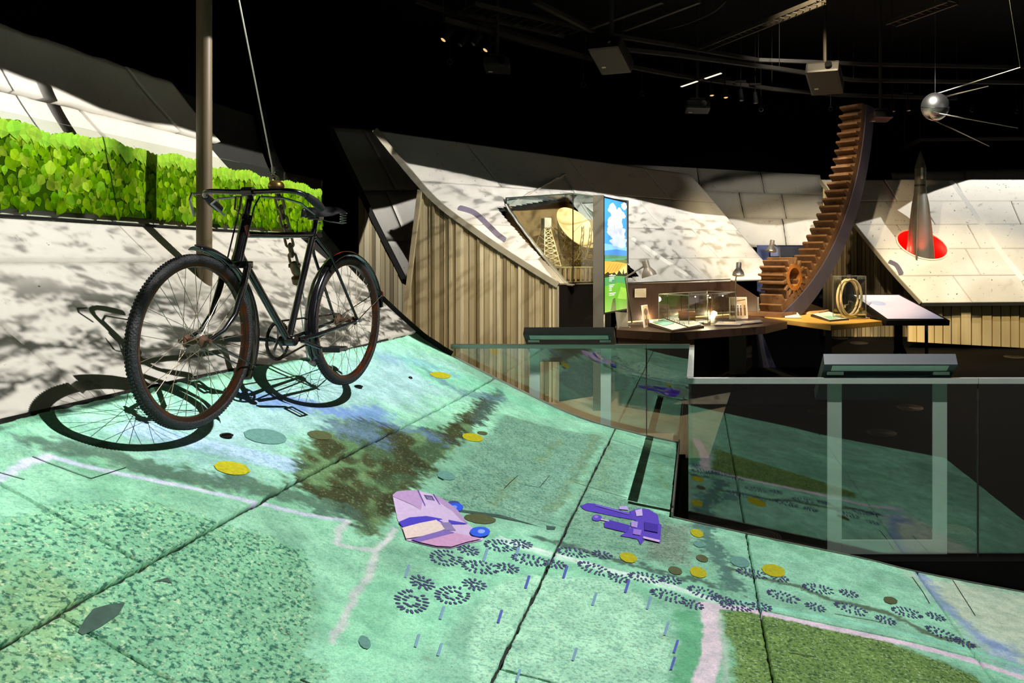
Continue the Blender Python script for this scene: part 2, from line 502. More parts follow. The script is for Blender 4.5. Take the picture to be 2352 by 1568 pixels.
AREAS = [  # (outline in photo px, colour, soft edge, fuzz, speckle, opacity)
    ('pale blue ground by the bicycle', [(60, 1012), (330, 955), (560, 885), (900, 785), (1040, 835), (1090, 880), (960, 945), (820, 940), (700, 1010), (600, 1090), (430, 1075), (300, 1010), (150, 995)], (168, 208, 214), .20, .10, .25, .95),
    ('mint strip', [(880, 790), (1040, 845), (1330, 960), (1250, 960), (1120, 900), (1000, 890), (920, 830)], (135, 214, 178), .10, .05, .2, .8),
    ('light blue beam', [(330, 962), (400, 990), (700, 1060), (900, 1110), (880, 1130), (640, 1080), (420, 1030), (240, 985)], (178, 208, 240), .02, .01, .35, .9),
    ('field with green grain', [(-60, 1215), (130, 1152), (330, 1150), (560, 1212), (700, 1262), (738, 1400), (700, 1500), (765, 1530), (690, 1600), (-60, 1600)], (128, 190, 152), .03, .02, 1.0, 1.),
    ('olive tint', [(-60, 1290), (120, 1310), (240, 1400), (160, 1520), (-60, 1600)], (140, 160, 95), .22, .1, .95, .65),
    ('pale path ground', [(960, 1330), (1150, 1215), (1240, 1240), (1450, 1295), (1640, 1345), (1640, 1385), (1500, 1370), (1250, 1320), (1080, 1400), (960, 1520), (760, 1530), (720, 1400), (880, 1300)], (150, 220, 184), .06, .03, .2, .9),
    ('grey speckled plot', [(1158, 950), (1285, 985), (1392, 1000), (1340, 1090), (1262, 1205), (1000, 1150), (1095, 1025)], (124, 172, 150), .03, .015, .65, .95),
    ('grey plot beyond the joint', [(1395, 1010), (1470, 1040), (1430, 1140), (1540, 1190), (1580, 1300), (1330, 1270), (1275, 1215)], (128, 178, 152), .03, .02, .6, .9),
    ('grey soft plot', [(1490, 1200), (1600, 1200), (1590, 1300), (1470, 1290)], (122, 140, 124), .08, .04, .6, .8),
    ('round pale field', [(1090, 1400), (1130, 1345), (1210, 1318), (1380, 1325), (1470, 1365), (1530, 1440), (1548, 1500), (1530, 1600), (1085, 1600), (1075, 1480)], (176, 232, 200), .02, .01, .5, 1.),
    ('mid green ground', [(1548, 1400), (1608, 1400), (1620, 1500), (1590, 1600), (1535, 1600), (1552, 1500)], (98, 176, 132), .02, .02, .2, .9),
    ('olive field', [(1652, 1400), (1725, 1402), (2040, 1470), (2230, 1545), (2300, 1600), (1690, 1600), (1675, 1480)], (112, 146, 72), .03, .02, .9, 1.),
    ('cream ground', [(2050, 1300), (2400, 1372), (2400, 1560), (2265, 1505), (2180, 1410), (2110, 1340)], (206, 222, 200), .10, .05, .15, .95),
    ('blue wash', [(2230, 1455), (2330, 1480), (2400, 1560), (2300, 1530)], (150, 178, 226), .12, .06, .2, .8),
    ('dark hedge', [(1148, 905), (1120, 955), (1070, 1010), (985, 1100), (935, 1155), (900, 1205), (860, 1238), (805, 1205), (770, 1165), (655, 1105), (690, 1030), (760, 965), (850, 960), (930, 975), (1010, 985), (1080, 930), (1130, 895)], (66, 74, 42), .035, .05, .3, 1.),
    ('hedge tip by the edge', [(1150, 893), (1165, 905), (1120, 965), (1075, 985), (1085, 940)], (72, 96, 92), .03, .04, .3, .8),
]
STROKES = [  # (line in photo px, half width m, colour, soft edge, fuzz, opacity)
    ([(80, 1012), (250, 1042), (400, 1092), (560, 1110), (700, 1150), (800, 1180)], .055, (72, 98, 84), .05, .05, .85),
    ([(560, 905), (680, 925), (800, 950), (880, 945)], .06, (108, 136, 214), .07, .05, .7),
    ([(980, 850), (1020, 880), (1070, 905), (1150, 915)], .05, (96, 132, 150), .07, .06, .7),
    ([(640, 915), (760, 945), (900, 975), (990, 1000)], .07, (104, 134, 196), .10, .08, .45),
    ([(770, 985), (860, 1000)], .07, (120, 150, 200), .12, .08, .5),
    ([(250, 1000), (420, 1030), (560, 1060)], .05, (96, 150, 132), .08, .06, .5),
    ([(870, 820), (960, 830), (1040, 860)], .05, (120, 160, 205), .09, .05, .5),
    ([(1612, 1205), (1640, 1260), (1660, 1300), (1680, 1350)], .055, (70, 106, 104), .05, .06, .85),
    ([(1240, 1235), (1330, 1262), (1480, 1300), (1560, 1325), (1640, 1342)], .026, (66, 92, 84), .03, .04, .9),
    ([(1680, 1305), (1740, 1325), (1830, 1345), (1900, 1375), (2050, 1410), (2120, 1450), (2240, 1482)], .022, (80, 96, 74), .025, .02, .9),
    ([(1150, 1240), (1300, 1282), (1480, 1330), (1640, 1378)], .030, (206, 244, 226), .02, .01, .85),
    ([(1150, 1232), (1300, 1278), (1480, 1325), (1630, 1372)], .009, (236, 240, 244), .012, .005, .9),
    ([(1612, 1388), (1720, 1400), (2010, 1462), (2230, 1515), (2400, 1572)], .026, (236, 214, 234), .008, .006, 1.),
    ([(1700, 1380), (2010, 1440), (2240, 1495), (2400, 1548)], .018, (150, 226, 200), .015, .008, .9),
    ([(1632, 1390), (1636, 1440), (1634, 1510), (1612, 1580), (1600, 1640)], .042, (232, 214, 226), .010, .006, 1.),
    ([(1650, 1410), (1662, 1470), (1668, 1540), (1660, 1620)], .012, (186, 206, 190), .015, .01, .8),
    ([(2112, 1318), (2170, 1390), (2235, 1450), (2300, 1490)], .035, (140, 164, 216), .04, .03, .75),
    ([(-60, 1135), (60, 1062), (118, 1047), (260, 1084), (480, 1130), (700, 1180), (797, 1196)], .012, (196, 200, 224), .010, .006, .95),
    ([(797, 1196), (782, 1215), (772, 1248), (800, 1256), (866, 1263), (890, 1240), (908, 1215)], .012, (206, 212, 214), .010, .006, .95),
    ([(866, 1263), (845, 1325), (815, 1370), (800, 1405), (762, 1470)], .013, (200, 208, 208), .012, .008, .95),
    ([(1160, 955), (1290, 985), (1390, 1005)], .02, (120, 150, 120), .05, .03, .3),
    ([(1290, 1010), (1240, 1060)], .02, (118, 140, 70), .05, .05, .5),
    ([(1370, 1000), (1330, 1085), (1270, 1170)], .03, (120, 140, 84), .07, .06, .5),
    ([(1180, 1100), (1130, 1160)], .02, (120, 140, 84), .06, .05, .45),
    ([(1400, 1010), (1395, 1060), (1380, 1120)], .02, (120, 140, 84), .06, .05, .4),
    ([(1500, 1050), (1530, 1120)], .018, (112, 134, 60), .05, .05, .5),
]
DARKPATCH = [(58, 64, 36), (88, 116, 70), (54, 60, 34), (104, 140, 96), (70, 96, 66), (60, 66, 36)]
def paint_floor(p):  # the projectors' map image is put into the slab colour
    x, y = p[:, 0], p[:, 1]
    wx = (fbm(x, y, 14, 3) - .5); wy = (fbm(x, y, 14, 9) - .5)
    wx2 = (fbm(x, y, 46, 13, 2) - .5); wy2 = (fbm(x, y, 46, 19, 2) - .5)
    n1 = fbm(x, y, 1.6, 1); n2 = fbm(x, y, 7., 2)
    base = lin((146, 206, 176))[None] * (1 - .45 * (n1 - .5)[:, None] * 2) * (1 - .22 * (n2 - .5)[:, None] * 2)
    base = base * (1 - .22 * sstep(.5, .75, fbm(x, y, 3.1, 31))[:, None] * np.array([1., .6, .9])[None])
    col = base; spk = np.full(len(x), .28)
    for nm, pts, c, soft, fuzz, sp, op in AREAS:
        q = poly_px(pts)
        m = (x > q[:, 0].min() - .4) & (x < q[:, 0].max() + .4) & (y > q[:, 1].min() - .5) & (y < q[:, 1].max() + .5)
        if not m.any(): continue
        xx = x[m] + wx[m] * fuzz * 2 + wx2[m] * fuzz * 2.2; yy = y[m] + wy[m] * fuzz * 2 + wy2[m] * fuzz * 2.2
        a = (1 - sstep(-soft, soft * .6, sdist(q, xx, yy))) * op
        cc = lin(c)[None] * (1 - .16 * (n2[m] - .5)[:, None] * 2)
        if nm == 'dark hedge':
            for k, dc in enumerate(DARKPATCH):
                w = sstep(.50, .64, fbm(x[m] * 1.1, y[m] * .8, 6.5, 50 + k, 3))[:, None]
                cc = cc * (1 - w) + lin(dc)[None] * w
        col[m] = col[m] * (1 - a[:, None]) + cc * a[:, None]
        spk[m] = spk[m] * (1 - a) + sp * a
    for pts, hw, c, soft, fuzz, op in STROKES:
        q = poly_px(pts)
        m = (x > q[:, 0].min() - .3) & (x < q[:, 0].max() + .3) & (y > q[:, 1].min() - .3) & (y < q[:, 1].max() + .3)
        if not m.any(): continue
        xx = x[m] + wx[m] * fuzz * 2 + wx2[m] * fuzz * 2; yy = y[m] + wy[m] * fuzz * 2 + wy2[m] * fuzz * 2
        a = (1 - sstep(hw - soft * .5, hw + soft * .5, ldist(q, xx, yy))) * op
        col[m] = col[m] * (1 - a[:, None]) + lin(c)[None] * a[:, None]
        spk[m] = spk[m] * (1 - a * .6)
    return np.concatenate([np.clip(col, 0, 1), spk[:, None]], 1)

def floor_material():
    m = bpy.data.materials.new('projected_floor_concrete'); m.use_nodes = True
    N = NT(m.node_tree); b = m.node_tree.nodes['Principled BSDF']
    at = N.n('ShaderNodeAttribute', attribute_name='Col')
    geo = N.n('ShaderNodeNewGeometry'); pos = geo.outputs['Position']
    g = N.noise(pos, 62., 3., .6)
    k = N.m('MULTIPLY', N.sm(g, .47, .64), at.outputs['Alpha'])
    dk = N.mulc(at.outputs['Color'], L3(98, 140, 148))
    col = N.mix(k, at.outputs['Color'], dk)
    hl_ = N.n('ShaderNodeVectorMath', operation='ADD'); N.nt.links.new(pos, hl_.inputs[0]); hl_.inputs[1].default_value = (3.7, 8.1, 2.2)
    k2 = N.m('MULTIPLY', N.sm(N.noise(hl_.outputs[0], 70., 2., .5), .55, .70), N.m('MULTIPLY', at.outputs['Alpha'], .55))
    col = N.mix(k2, col, L3(206, 226, 184))
    big_ = N.noise(pos, 11., 5., .65)
    col = N.mulc(col, N.mix(N.sm(big_, .3, .7), (1.14, 1.12, 1.1), (.74, .82, .80)))
    g2 = N.noise(pos, 150., 2., .5)
    col = N.mulc(col, N.mix(g2, (.66,) * 3, (1.30,) * 3))
    st = N.noise(pos, 6., 7., .7)
    col = N.mix(N.m('MULTIPLY', N.sm(st, .62, .72), .35), col, L3(96, 104, 62))
    pit = N.noise(pos, 23., 6., .7)
    col = N.mix(N.m('MULTIPLY', N.sm(pit, .69, .73), .7), col, L3(36, 52, 46))
    N.nt.links.new(col, b.inputs['Base Color'])
    b.inputs['Roughness'].default_value = .75
    b.inputs['Specular IOR Level'].default_value = .25
    bn = N.n('ShaderNodeBump'); bn.inputs['Strength'].default_value = .25; bn.inputs['Distance'].default_value = .004
    N.nt.links.new(N.noise(pos, 60., 5., .6), bn.inputs['Height']); N.nt.links.new(bn.outputs[0], b.inputs['Normal'])
    return m
MFLOOR = floor_material()
M_DARK = mat('dark_joint_backing', (26, 26, 22), .9, var=.2)
M_EDGE = mat('brushed_edge_metal', (150, 148, 138), .42, .6, var=.08)
M_BLACK = mat('matt_black_paint', (18, 18, 19), .75, var=.15, spec=.2)

# dark bed under the slabs
Xs = np.linspace(-2.42, 2.75, 180); ys = np.linspace(1.15, 6.93, 60)
def bed(Xa, Xb, ya, yb, drop=.035):
    X = np.linspace(Xa, Xb, 90); Y = np.linspace(ya, yb, 40)
    b = MB(); b.grid([[(x, y, float(zt(x, y)) - drop) for y in Y] for x in X]); return b
bd = bed(-2.45, 2.75, 1.15, 4.93)
bd2 = bed(-2.45, -.16, 4.93, 6.94); bd.add(bd2.v, bd2.f)
terrain = bd.build('floor_terrain', M_DARK, smooth=True)
struct(terrain, 'sloping concrete display floor with the projected green map in its colours', 'floor')

def fl(u, v):
    z = zt(u, v); dz = (zt(u + .01, v) - zt(u - .01, v)) / .02
    n = np.stack([-dz, np.zeros_like(u), np.ones_like(u)], -1); n /= np.linalg.norm(n, axis=-1, keepdims=True)
    return np.stack([u, v, z], -1), n
J = [-2.405, -1.735, -.70, .30, 1.335, 2.72]
gap = .005
cuts = {0: [1.2, 2.55, 4.9, 6.94], 1: [1.2, 2.2, 4.36, 6.94], 2: [1.2, 2.85, 4.935], 3: [1.2, 3.86, 4.935], 4: [1.2, 3.1, 4.935]}
k = 0
for i in range(5):
    ya = cuts[i]
    for a, b in zip(ya[:-1], ya[1:]):
        st = .0105 if b > 1.9 else .03
        slab('concrete_slab', fl, J[i] + gap, J[i + 1] - gap, a + gap * .6, b - gap * .6, st, .03, MFLOOR, terrain, paint_floor, seed=k); k += 1
for a, b in ((4.935, 6.22), (6.22, 6.94)):
    slab('concrete_slab', fl, J[2] + gap, -.165, a + gap * .6, b - gap * .6, .0105, .03, MFLOOR, terrain, paint_floor, seed=k); k += 1

# metal edging round the display floor
def edging(pts, w, h, name='floor_edge_trim', up=(0, 0, 1), m=None):
    b = MB()
    for p, q in zip(pts[:-1], pts[1:]): b.bar(p, q, w, h, up)
    return b.build(name, m or M_EDGE, terrain)
edging([(X, 6.95, float(zt(X, 6.95)) - .015) for X in np.linspace(-2.1, -.15, 24)], .012, .05)
edging([(-.152, y, .275) for y in (6.95, 5.9, 4.94)], .012, .07)
edging([(X, 4.945, float(zt(X, 4.94)) - .02) for X in np.linspace(-.155, 2.75, 24)], .010, .045)
b = MB()
b.bar((-2.405, 1.2, 1.222), (-2.405, 6.3, 1.228), .012, .02)
b.build('crease_trim', M_DARK, terrain)

# ---- crisp pictures in the projected map (projected light as flat coloured sheets on the slabs)
def print_mat(name, rgb, var=.1): return mat('print_' + name, rgb, .75, var=var, vscale=60., spec=.2)
PURPLE = print_mat('violet', (92, 84, 168)); DASH = print_mat('blue_dash', (84, 96, 178)); DASHF = print_mat('pale_blue_dash', (122, 158, 184))
def lay(mb, plan, off=.003):
    mb.face([(x, y, float(zt(x, y)) + off) for x, y in plan])
def ell(cx, cy, rx, ry, n=20, rot=0., wob=0.):
    out = []
    for i in range(n):
        a = 2 * PI * i / n; r = 1 + wob * (random.random() - .5)
        x, y = rx * math.cos(a) * r, ry * math.sin(a) * r
        out.append((cx + x * math.cos(rot) - y * math.sin(rot), cy + x * math.sin(rot) + y * math.cos(rot)))
    return out
FOOT = [((1025, 1281), (1075, 1263)), ((1105, 1303), (1167, 1305)), ((1150, 1253), (1199, 1249)), ((946, 1381), (970, 1338)), ((1041, 1367), (1090, 1342)),
        ((1218, 1286), (1276, 1295)), ((1365, 1306), (1421, 1328)), ((1318, 1268), (1384, 1274)), ((1483, 1326), (1542, 1332)), ((1535, 1368), (1592, 1388)),
        ((1619, 1362), (1662, 1378)), ((1692, 1390), (1749, 1393)), ((1800, 1370), (1873, 1394)), ((1880, 1352), (1950, 1363)), ((1955, 1398), (2034, 1424)),
        ((2083, 1406), (2149, 1416)), ((2166, 1456), (2214, 1476)), ((1728, 1317), (1791, 1327))]
FM = print_mat('footprint', (78, 84, 124))
for i, (sp, hp) in enumerate(FOOT):
    s, h = T(*sp), T(*hp)
    d = Vector((s.x - h.x, s.y - h.y)); ln = d.length; d.normalize(); e = Vector((-d.y, d.x))
    b = MB()
    for cx, A, B, rings in ((s, .078, .050, ((1., 20), (.5, 9))), (h, .044, .040, ((1., 12), (.45, 5)))):
        for rr, n in rings:
            for k in range(n):
                a = 2 * PI * (k + .3 * random.random()) / n
                if cx is s and rr == 1. and abs(math.cos(a) + 1) < .04: continue
                c = Vector((cx.x, cx.y)) + d * math.cos(a) * A * rr + e * math.sin(a) * B * rr
                t = (d * math.cos(a) * B + e * math.sin(a) * A).normalized() if rr == 1. else e; w = Vector((-t.y, t.x))
                hl, hw = (.0125, .0052) if rr == 1. else (.0125, .0052)
                j = 1 + .5 * (random.random() - .5)
                lay(b, [(c + t * hl * x * j + w * hw * y) for x, y in ((1, .3), (.5, 1), (-.5, 1), (-1, .2), (-.6, -1), (.6, -1))])
    b.build('projected_footprint', FM, terrain, recalc=False)
DASHES = [((935, 1312), 0), ((1015, 1408), 0), ((1148, 1416), 1), ((958, 1472), 0), ((1010, 1492), 0), ((1298, 1314), 1), ((1211, 1337), 1), ((1440, 1347), 1), ((1365, 1376), 0),
          ((1490, 1385), 0), ((1530, 1445), 0), ((1552, 1485), 1), ((1545, 1524), 1), ((1320, 1503), 0), ((1190, 1552), 0), ((1115, 1275), 0), ((1187, 1270), 0)]
for (px, py), sgn in DASHES:
    b = MB(); q = [T(px - 5 + dx, py + dy) for dx, dy in ((7, -15), (13, -14), (4, 15), (-2, 14))]
    lay(b, [(p.x, p.y) for p in q]); b.build('projected_dash', DASH if sgn else DASHF, terrain, recalc=False)
YEL = print_mat('yellow_spot', (176, 172, 30), .25); BRN = print_mat('brown_spot', (84, 92, 60), .2); TEAL = print_mat('teal_spot', (100, 148, 140), .2)
SPOTS = [((533, 1076), 40, 15, YEL), ((1086, 1005), 24, 9, YEL), ((1012, 862), 24, 7, YEL), ((1601, 1225), 15, 9, YEL), ((1604, 1315), 20, 12, YEL), ((1443, 1281), 20, 11, YEL),
         ((1777, 1311), 27, 14, YEL), ((1108, 995), 12, 4, BRN), ((1613, 1283), 14, 8, BRN), ((1551, 1311), 16, 9, BRN), ((2045, 1379), 16, 8, BRN), ((735, 1000), 28, 10, BRN), ((610, 1003), 50, 17, TEAL),
         ((1025, 1093), 21, 10, TEAL), ((1605, 1250), 13, 7, TEAL), ((1103, 1192), 36, 11, BRN), ((1700, 1291), 22, 12, TEAL), ((838, 1476), 14, 14, TEAL)]
for (px, py), rx, ry, m in SPOTS:
    b = MB(); n = 26
    pts = [T(px + rx * math.cos(2 * PI * i / n) * (1 + .10 * (random.random() - .5)), py + ry * (math.sin(2 * PI * i / n) + .35 * math.cos(2 * PI * i / n)) * (1 + .1 * (random.random() - .5))) for i in range(n)]
    c = T(px, py)
    b.add([(c.x, c.y, float(zt(c.x, c.y)) + .0035)] + [(p.x, p.y, float(zt(p.x, p.y)) + .0035) for p in pts], [(0, i + 1, (i + 1) % n + 1) for i in range(n)])
    b.build('projected_spot', m, terrain, recalc=False)
def picture(name, sx, ox, oy, polys):
    root = None
    for k, (rgb, pts) in enumerate(polys):
        b = MB(); q = [T(ox + x / sx, oy + y / sx) for x, y in pts]
        off = .0035 + .0005 * k
        b.face([(p.x, p.y, float(zt(p.x, p.y)) + off) for p in q])
        o = b.build(name if root is None else name + '_patch', print_mat('%d_%d_%d' % rgb, rgb), terrain if root is None else root, recalc=False)
        bm = bmesh.new(); bm.from_mesh(o.data); bmesh.ops.triangulate(bm, faces=bm.faces, ngon_method='EAR_CLIP'); bm.to_mesh(o.data); bm.free()
        root = root or o
def ellp(cx, cy, rx, ry, n=18): return [(cx + rx * math.cos(2 * PI * i / n), cy + ry * math.sin(2 * PI * i / n)) for i in range(n)]
picture('projected_van', 2.5786, 700, 960, [
    ((206, 184, 224), [(520, 460), (545, 440), (600, 433), (670, 432), (760, 455), (830, 490), (900, 545), (970, 634), (1060, 716), (1050, 728), (960, 746), (870, 775), (780, 770), (680, 748), (600, 725), (575, 660), (548, 600)]),
    ((58, 76, 150), ellp(880, 525, 46, 34)), ((50, 90, 226), ellp(893, 532, 46, 26)), ((120, 150, 240), ellp(885, 531, 18, 10)),
    ((184, 152, 200), [(520, 460), (545, 440), (600, 433), (670, 432), (742, 585), (640, 520), (525, 470)]),
    ((176, 148, 196), [(760, 455), (830, 490), (900, 545), (965, 628), (900, 600), (850, 605), (775, 470)]),
    ((110, 84, 164), [(666, 432), (674, 432), (745, 587), (737, 587)]), ((110, 84, 164), [(758, 455), (766, 457), (856, 607), (848, 607)]),
    ((88, 76, 128), [(705, 462), (755, 468), (775, 505), (728, 500)]), ((88, 76, 128), [(738, 522), (790, 528), (812, 570), (765, 562)]),
    ((128, 112, 160), [(716, 470), (750, 475), (763, 498), (732, 494)]), ((128, 112, 160), [(748, 530), (784, 535), (800, 562), (770, 556)]),
    ((78, 68, 196), [(556, 625), (620, 598), (720, 590), (850, 612), (970, 635), (840, 642), (780, 616), (700, 628), (580, 657)]),
    ((228, 208, 204), [(578, 660), (680, 632), (780, 613), (832, 668), (740, 702), (600, 726)]),
    ((140, 128, 176), [(805, 628), (860, 630), (895, 678), (835, 674)]),
    ((128, 108, 186), [(628, 730), (832, 672), (888, 690), (780, 724), (680, 748)]),
    ((202, 156, 198), [(680, 748), (888, 692), (1050, 726), (960, 746), (870, 775), (780, 770)]),
    ((50, 96, 226), ellp(1038, 686, 60, 30)), ((140, 170, 240), ellp(1046, 684, 22, 12))])
picture('projected_lathe', 3.213, 1200, 1080, [
    ((86, 66, 186), [(425, 262), (445, 258), (480, 243), (530, 248), (700, 292), (800, 320), (960, 375), (990, 402), (850, 372), (700, 347), (560, 317), (470, 299), (445, 285)]),
    ((92, 70, 190), [(790, 305), (860, 284), (930, 290), (1000, 332), (1010, 395), (1026, 405), (1016, 542), (905, 512), (872, 552), (850, 512), (780, 497), (720, 486), (760, 462), (840, 385)]),
    ((80, 60, 176), [(600, 392), (640, 368), (800, 412), (775, 465), (606, 424)]), ((98, 78, 190), ellp(550, 355, 38, 23)), ((150, 128, 214), ellp(545, 348, 14, 9)),
    ((200, 176, 232), [(580, 362), (640, 376), (640, 384), (578, 372)]), ((186, 166, 228), [(715, 272), (770, 268), (786, 300), (715, 293)]),
    ((118, 98, 204), [(540, 256), (700, 298), (790, 326), (780, 332), (540, 268)]), ((198, 178, 234), [(832, 302), (882, 290), (887, 342), (842, 346)]),
    ((172, 148, 224), [(802, 382), (852, 388), (846, 432), (802, 422)]), ((150, 120, 214), [(820, 440), (880, 450), (870, 490), (815, 478)]),
    ((206, 178, 226), [(892, 496), (1016, 526), (1010, 540), (890, 512)]), ((68, 50, 160), [(900, 390), (1000, 410), (1000, 470), (900, 450)])])
# slim chipped hollows along the joints
CH = mat('chipped_concrete', (58, 84, 74), .9, var=.3, vscale=30.)
for pts in ([(178, 1452), (196, 1420), (215, 1398), (250, 1388), (288, 1384), (272, 1412), (230, 1440), (190, 1458)], [(352, 1335), (385, 1326), (396, 1340), (372, 1334)], [(1255, 1207), (1277, 1210), (1274, 1217), (1256, 1216)],
            [(985, 1161), (1070, 1172), (1150, 1182), (1250, 1212), (1200, 1200), (1140, 1188), (1060, 1176)]):
    b = MB(); q = [T(*p) for p in pts]; b.face([(p.x, p.y, float(zt(p.x, p.y)) + .002) for p in q])
    o = b.build('chipped_patch', CH, terrain, recalc=False)
    bm = bmesh.new(); bm.from_mesh(o.data); bmesh.ops.triangulate(bm, faces=bm.faces, ngon_method='EAR_CLIP'); bm.to_mesh(o.data); bm.free()
# little domed studs screwed to the floor
M_GLOSSB = mat('gloss_black', (14, 14, 15), .18, var=.1)
for (px, py, lab) in ((517, 1000, 'black domed stud on the pale blue floor left of a teal spot'), (821, 888, 'black domed stud on the floor under the rear bicycle wheel'), (942, 868, 'tiny black stud on the floor nearest the far corner')):
    c = T(px, py); r = .028 if py > 880 else .014
    o = thing('floor_stud', lab, 'stud', c, 'domed studs on the projected floor')
    b = MB(); b.lathe([(r, -.004), (r, .004), (r * .85, .008), (r * .5, .012), (.0, .013)], 20, Matrix.Translation(c)); b.build('dome', M_GLOSSB, o, smooth=True)
    b = MB(); b.lathe([(r * 1.15, -.003), (r * 1.15, .003), (r, .004)], 20, Matrix.Translation(c)); b.build('collar', M_BLACK, o, smooth=True)

# ------------------------------------------------------------------ left wall of the shell
def concrete(name, rgb=(206, 202, 192), stain=(96, 88, 74), joint=(132, 84, 44), pt=.69):
    m = bpy.data.materials.new(name); m.use_nodes = True
    N = NT(m.node_tree); b = m.node_tree.nodes['Principled BSDF']
    geo = N.n('ShaderNodeNewGeometry'); pos = geo.outputs['Position']
    n = N.noise(pos, 2.2, 6., .6)
    col = N.mix(n, tuple(x * .82 for x in L3(*rgb)), tuple(min(1, x * 1.12) for x in L3(*rgb)))
    st = N.noise(pos, 5., 8., .72)
    col = N.mix(N.m('MULTIPLY', N.sm(st, .60, .72), .6), col, L3(*stain))
    pit = N.noise(pos, 19., 5., .68)
    col = N.mix(N.m('MULTIPLY', N.sm(pit, pt, pt + .03), .85), col, L3(44, 40, 36))
    ru = N.noise(pos, 3.3, 4., .6)
    col = N.mix(N.m('MULTIPLY', N.sm(ru, .70, .78), .5), col, L3(*joint))
    N.nt.links.new(col, b.inputs['Base Color']); b.inputs['Roughness'].default_value = .85
    b.inputs['Specular IOR Level'].default_value = .2
    bn = N.n('ShaderNodeBump'); bn.inputs['Strength'].default_value = .3; bn.inputs['Distance'].default_value = .008
    N.nt.links.new(N.noise(pos, 24., 6., .65), bn.inputs['Height']); N.nt.links.new(bn.outputs[0], b.inputs['Normal'])
    return m
MCON = concrete('weathered_concrete')
i0 = int(np.argmin(np.abs(_pX + 2.405))) + 1
wX, wZ = _pX[:i0][::-1], _pZ[:i0][::-1]          # from the crease up to the crest
wS = np.concatenate([[0], np.cumsum(np.hypot(np.diff(wX), np.diff(wZ)))])
STOP = float(wS[-1]); S184 = float(np.interp(1.84, wZ, wS)); S277 = float(np.interp(2.74, wZ, wS))
def wl_fn(off, shear):
    def fn(u, v):
        X = np.interp(u, wS, wX); Z = np.interp(u, wS, wZ)
        dX = np.interp(u + .01, wS, wX) - np.interp(u - .01, wS, wX); dZ = np.interp(u + .01, wS, wZ) - np.interp(u - .01, wS, wZ)
        l = np.hypot(dX, dZ) + 1e-9
        n = np.stack([dZ / l, np.zeros_like(u), -dX / l], -1)
        n = np.where(n[..., :1] < 0, -n, n)
        y = np.clip(v + shear * (3.125 - Z), .5, 6.955)
        return np.stack([X, y, Z], -1) + n * off, n
    return fn
b = MB()
b.grid([[(float(np.interp(s, wS, wX)) - .045, y, float(np.interp(s, wS, wZ)) - .045) for y in np.linspace(.9, 6.93, 12)] for s in np.linspace(0, STOP, 40)])
wall_left = b.build('wall_left', M_DARK, smooth=True)
struct(wall_left, 'curved concrete wall with projected lunar ground behind the bicycle', 'wall')
k = 100
for s0, s1, sh, ya in ((0.004, S184, .15, [.7, 3.02, 5.0, 7.3]), (S184, S277, .75, [.2, 2.35, 4.48, 5.72]), (S277, STOP, 1.2, [.2, 1.9, 3.7, 5.29, 5.78])):
    for a, bb in zip(ya[:-1], ya[1:]):
        slab('concrete_slab', wl_fn(0., sh), s0 + .008, s1 - .008, a + .008, bb - .008, .035, .05, MCON, wall_left, jit=.007, seed=k); k += 1
for s0, s1, sh, a, bb in ((S184, S277, .75, 5.76, 6.96), (S277, STOP - .05, 1.2, 5.83, 6.96)):
    slab('concrete_slab', wl_fn(-.09, sh), s0 + .008, s1 - .006, a, bb, .035, .05, MCON, wall_left, jit=.006, seed=k); k += 1
# thin steel edge that closes the shell at its far end
CRK = mat('thin_crack', (30, 40, 34), .9, var=.2)
for pts in ([(1190, 1092), (1172, 1108), (1158, 1122)], [(1192, 1110), (1222, 1117), (1240, 1119), (1262, 1093)], [(0, 1085), (30, 1094), (58, 1102)], [(75, 1048), (140, 1074), (210, 1099), (290, 1074)],
            [(1320, 1108), (1380, 1126), (1440, 1144)], [(1390, 1005), (1470, 1030), (1558, 1056)], [(1917, 1410), (2010, 1426), (2030, 1432)], [(750, 1115), (790, 1122)], [(850, 960), (900, 985), (952, 1000)],
            [(690, 1560), (760, 1590)], [(1820, 1500), (1870, 1508)], [(2095, 1325), (2120, 1360), (2135, 1386)], [(2188, 1332), (2225, 1390), (2240, 1414)]):
    q_ = MB(); ps_ = [T(*p) for p in pts]
    for a_, c_ in zip(ps_[:-1], ps_[1:]):
        n_ = Vector((-(c_.y - a_.y), c_.x - a_.x, 0)).normalized() * .0022
        q_.face([a_ + n_ + Vector((0, 0, .003)), a_ - n_ + Vector((0, 0, .003)), c_ - n_ + Vector((0, 0, .003)), c_ + n_ + Vector((0, 0, .003))])
    q_.build('crack', CRK, terrain, recalc=False)
b = MB(); pr = [(float(X), 6.965, float(Z)) for X, Z in zip(_pX, _pZ) if X < -2.09]
for p, q in zip(pr[:-1], pr[1:]): b.bar(p, q, .012, .07, up=(1, 0, 1))
b.build('wall_edge_trim', M_DARK, wall_left)

# ------------------------------------------------------------------ dark hall: floor, ceiling, far walls
FS = .07
def zf(y): return FS * (y - 5.04)                  # the visitors' floor rises gently away from the glass
M_FLOORB = mat('dark_polished_floor', (11, 10, 10), .7, var=.25, vscale=3., spec=.05)
M_FLOORT = mat('grey_concrete_floor', (150, 138, 116), .6, var=.14, vscale=4., spec=.3)
b = MB()
def fq(x0, x1, y0, y1, dz=0.):
    b.add([(x0, y0, zf(y0) + dz), (x1, y0, zf(y0) + dz), (x1, y1, zf(y1) + dz), (x0, y1, zf(y1) + dz)], [(0, 1, 2, 3)])
fq(-.135, 9, 4.965, 19); fq(-9, -.135, 6.985, 19)
b.box((4.4, 4.972, -.5), (9.1, .012, 1.0)); b.box((-.13, 5.97, -.45), (.012, 2.0, 1.05)); b.box((-1.2, 6.98, -.3), (2.2, .012, .95))
flo = struct(b.build('floor', M_FLOORB), 'dark polished floor of the hall', 'floor')
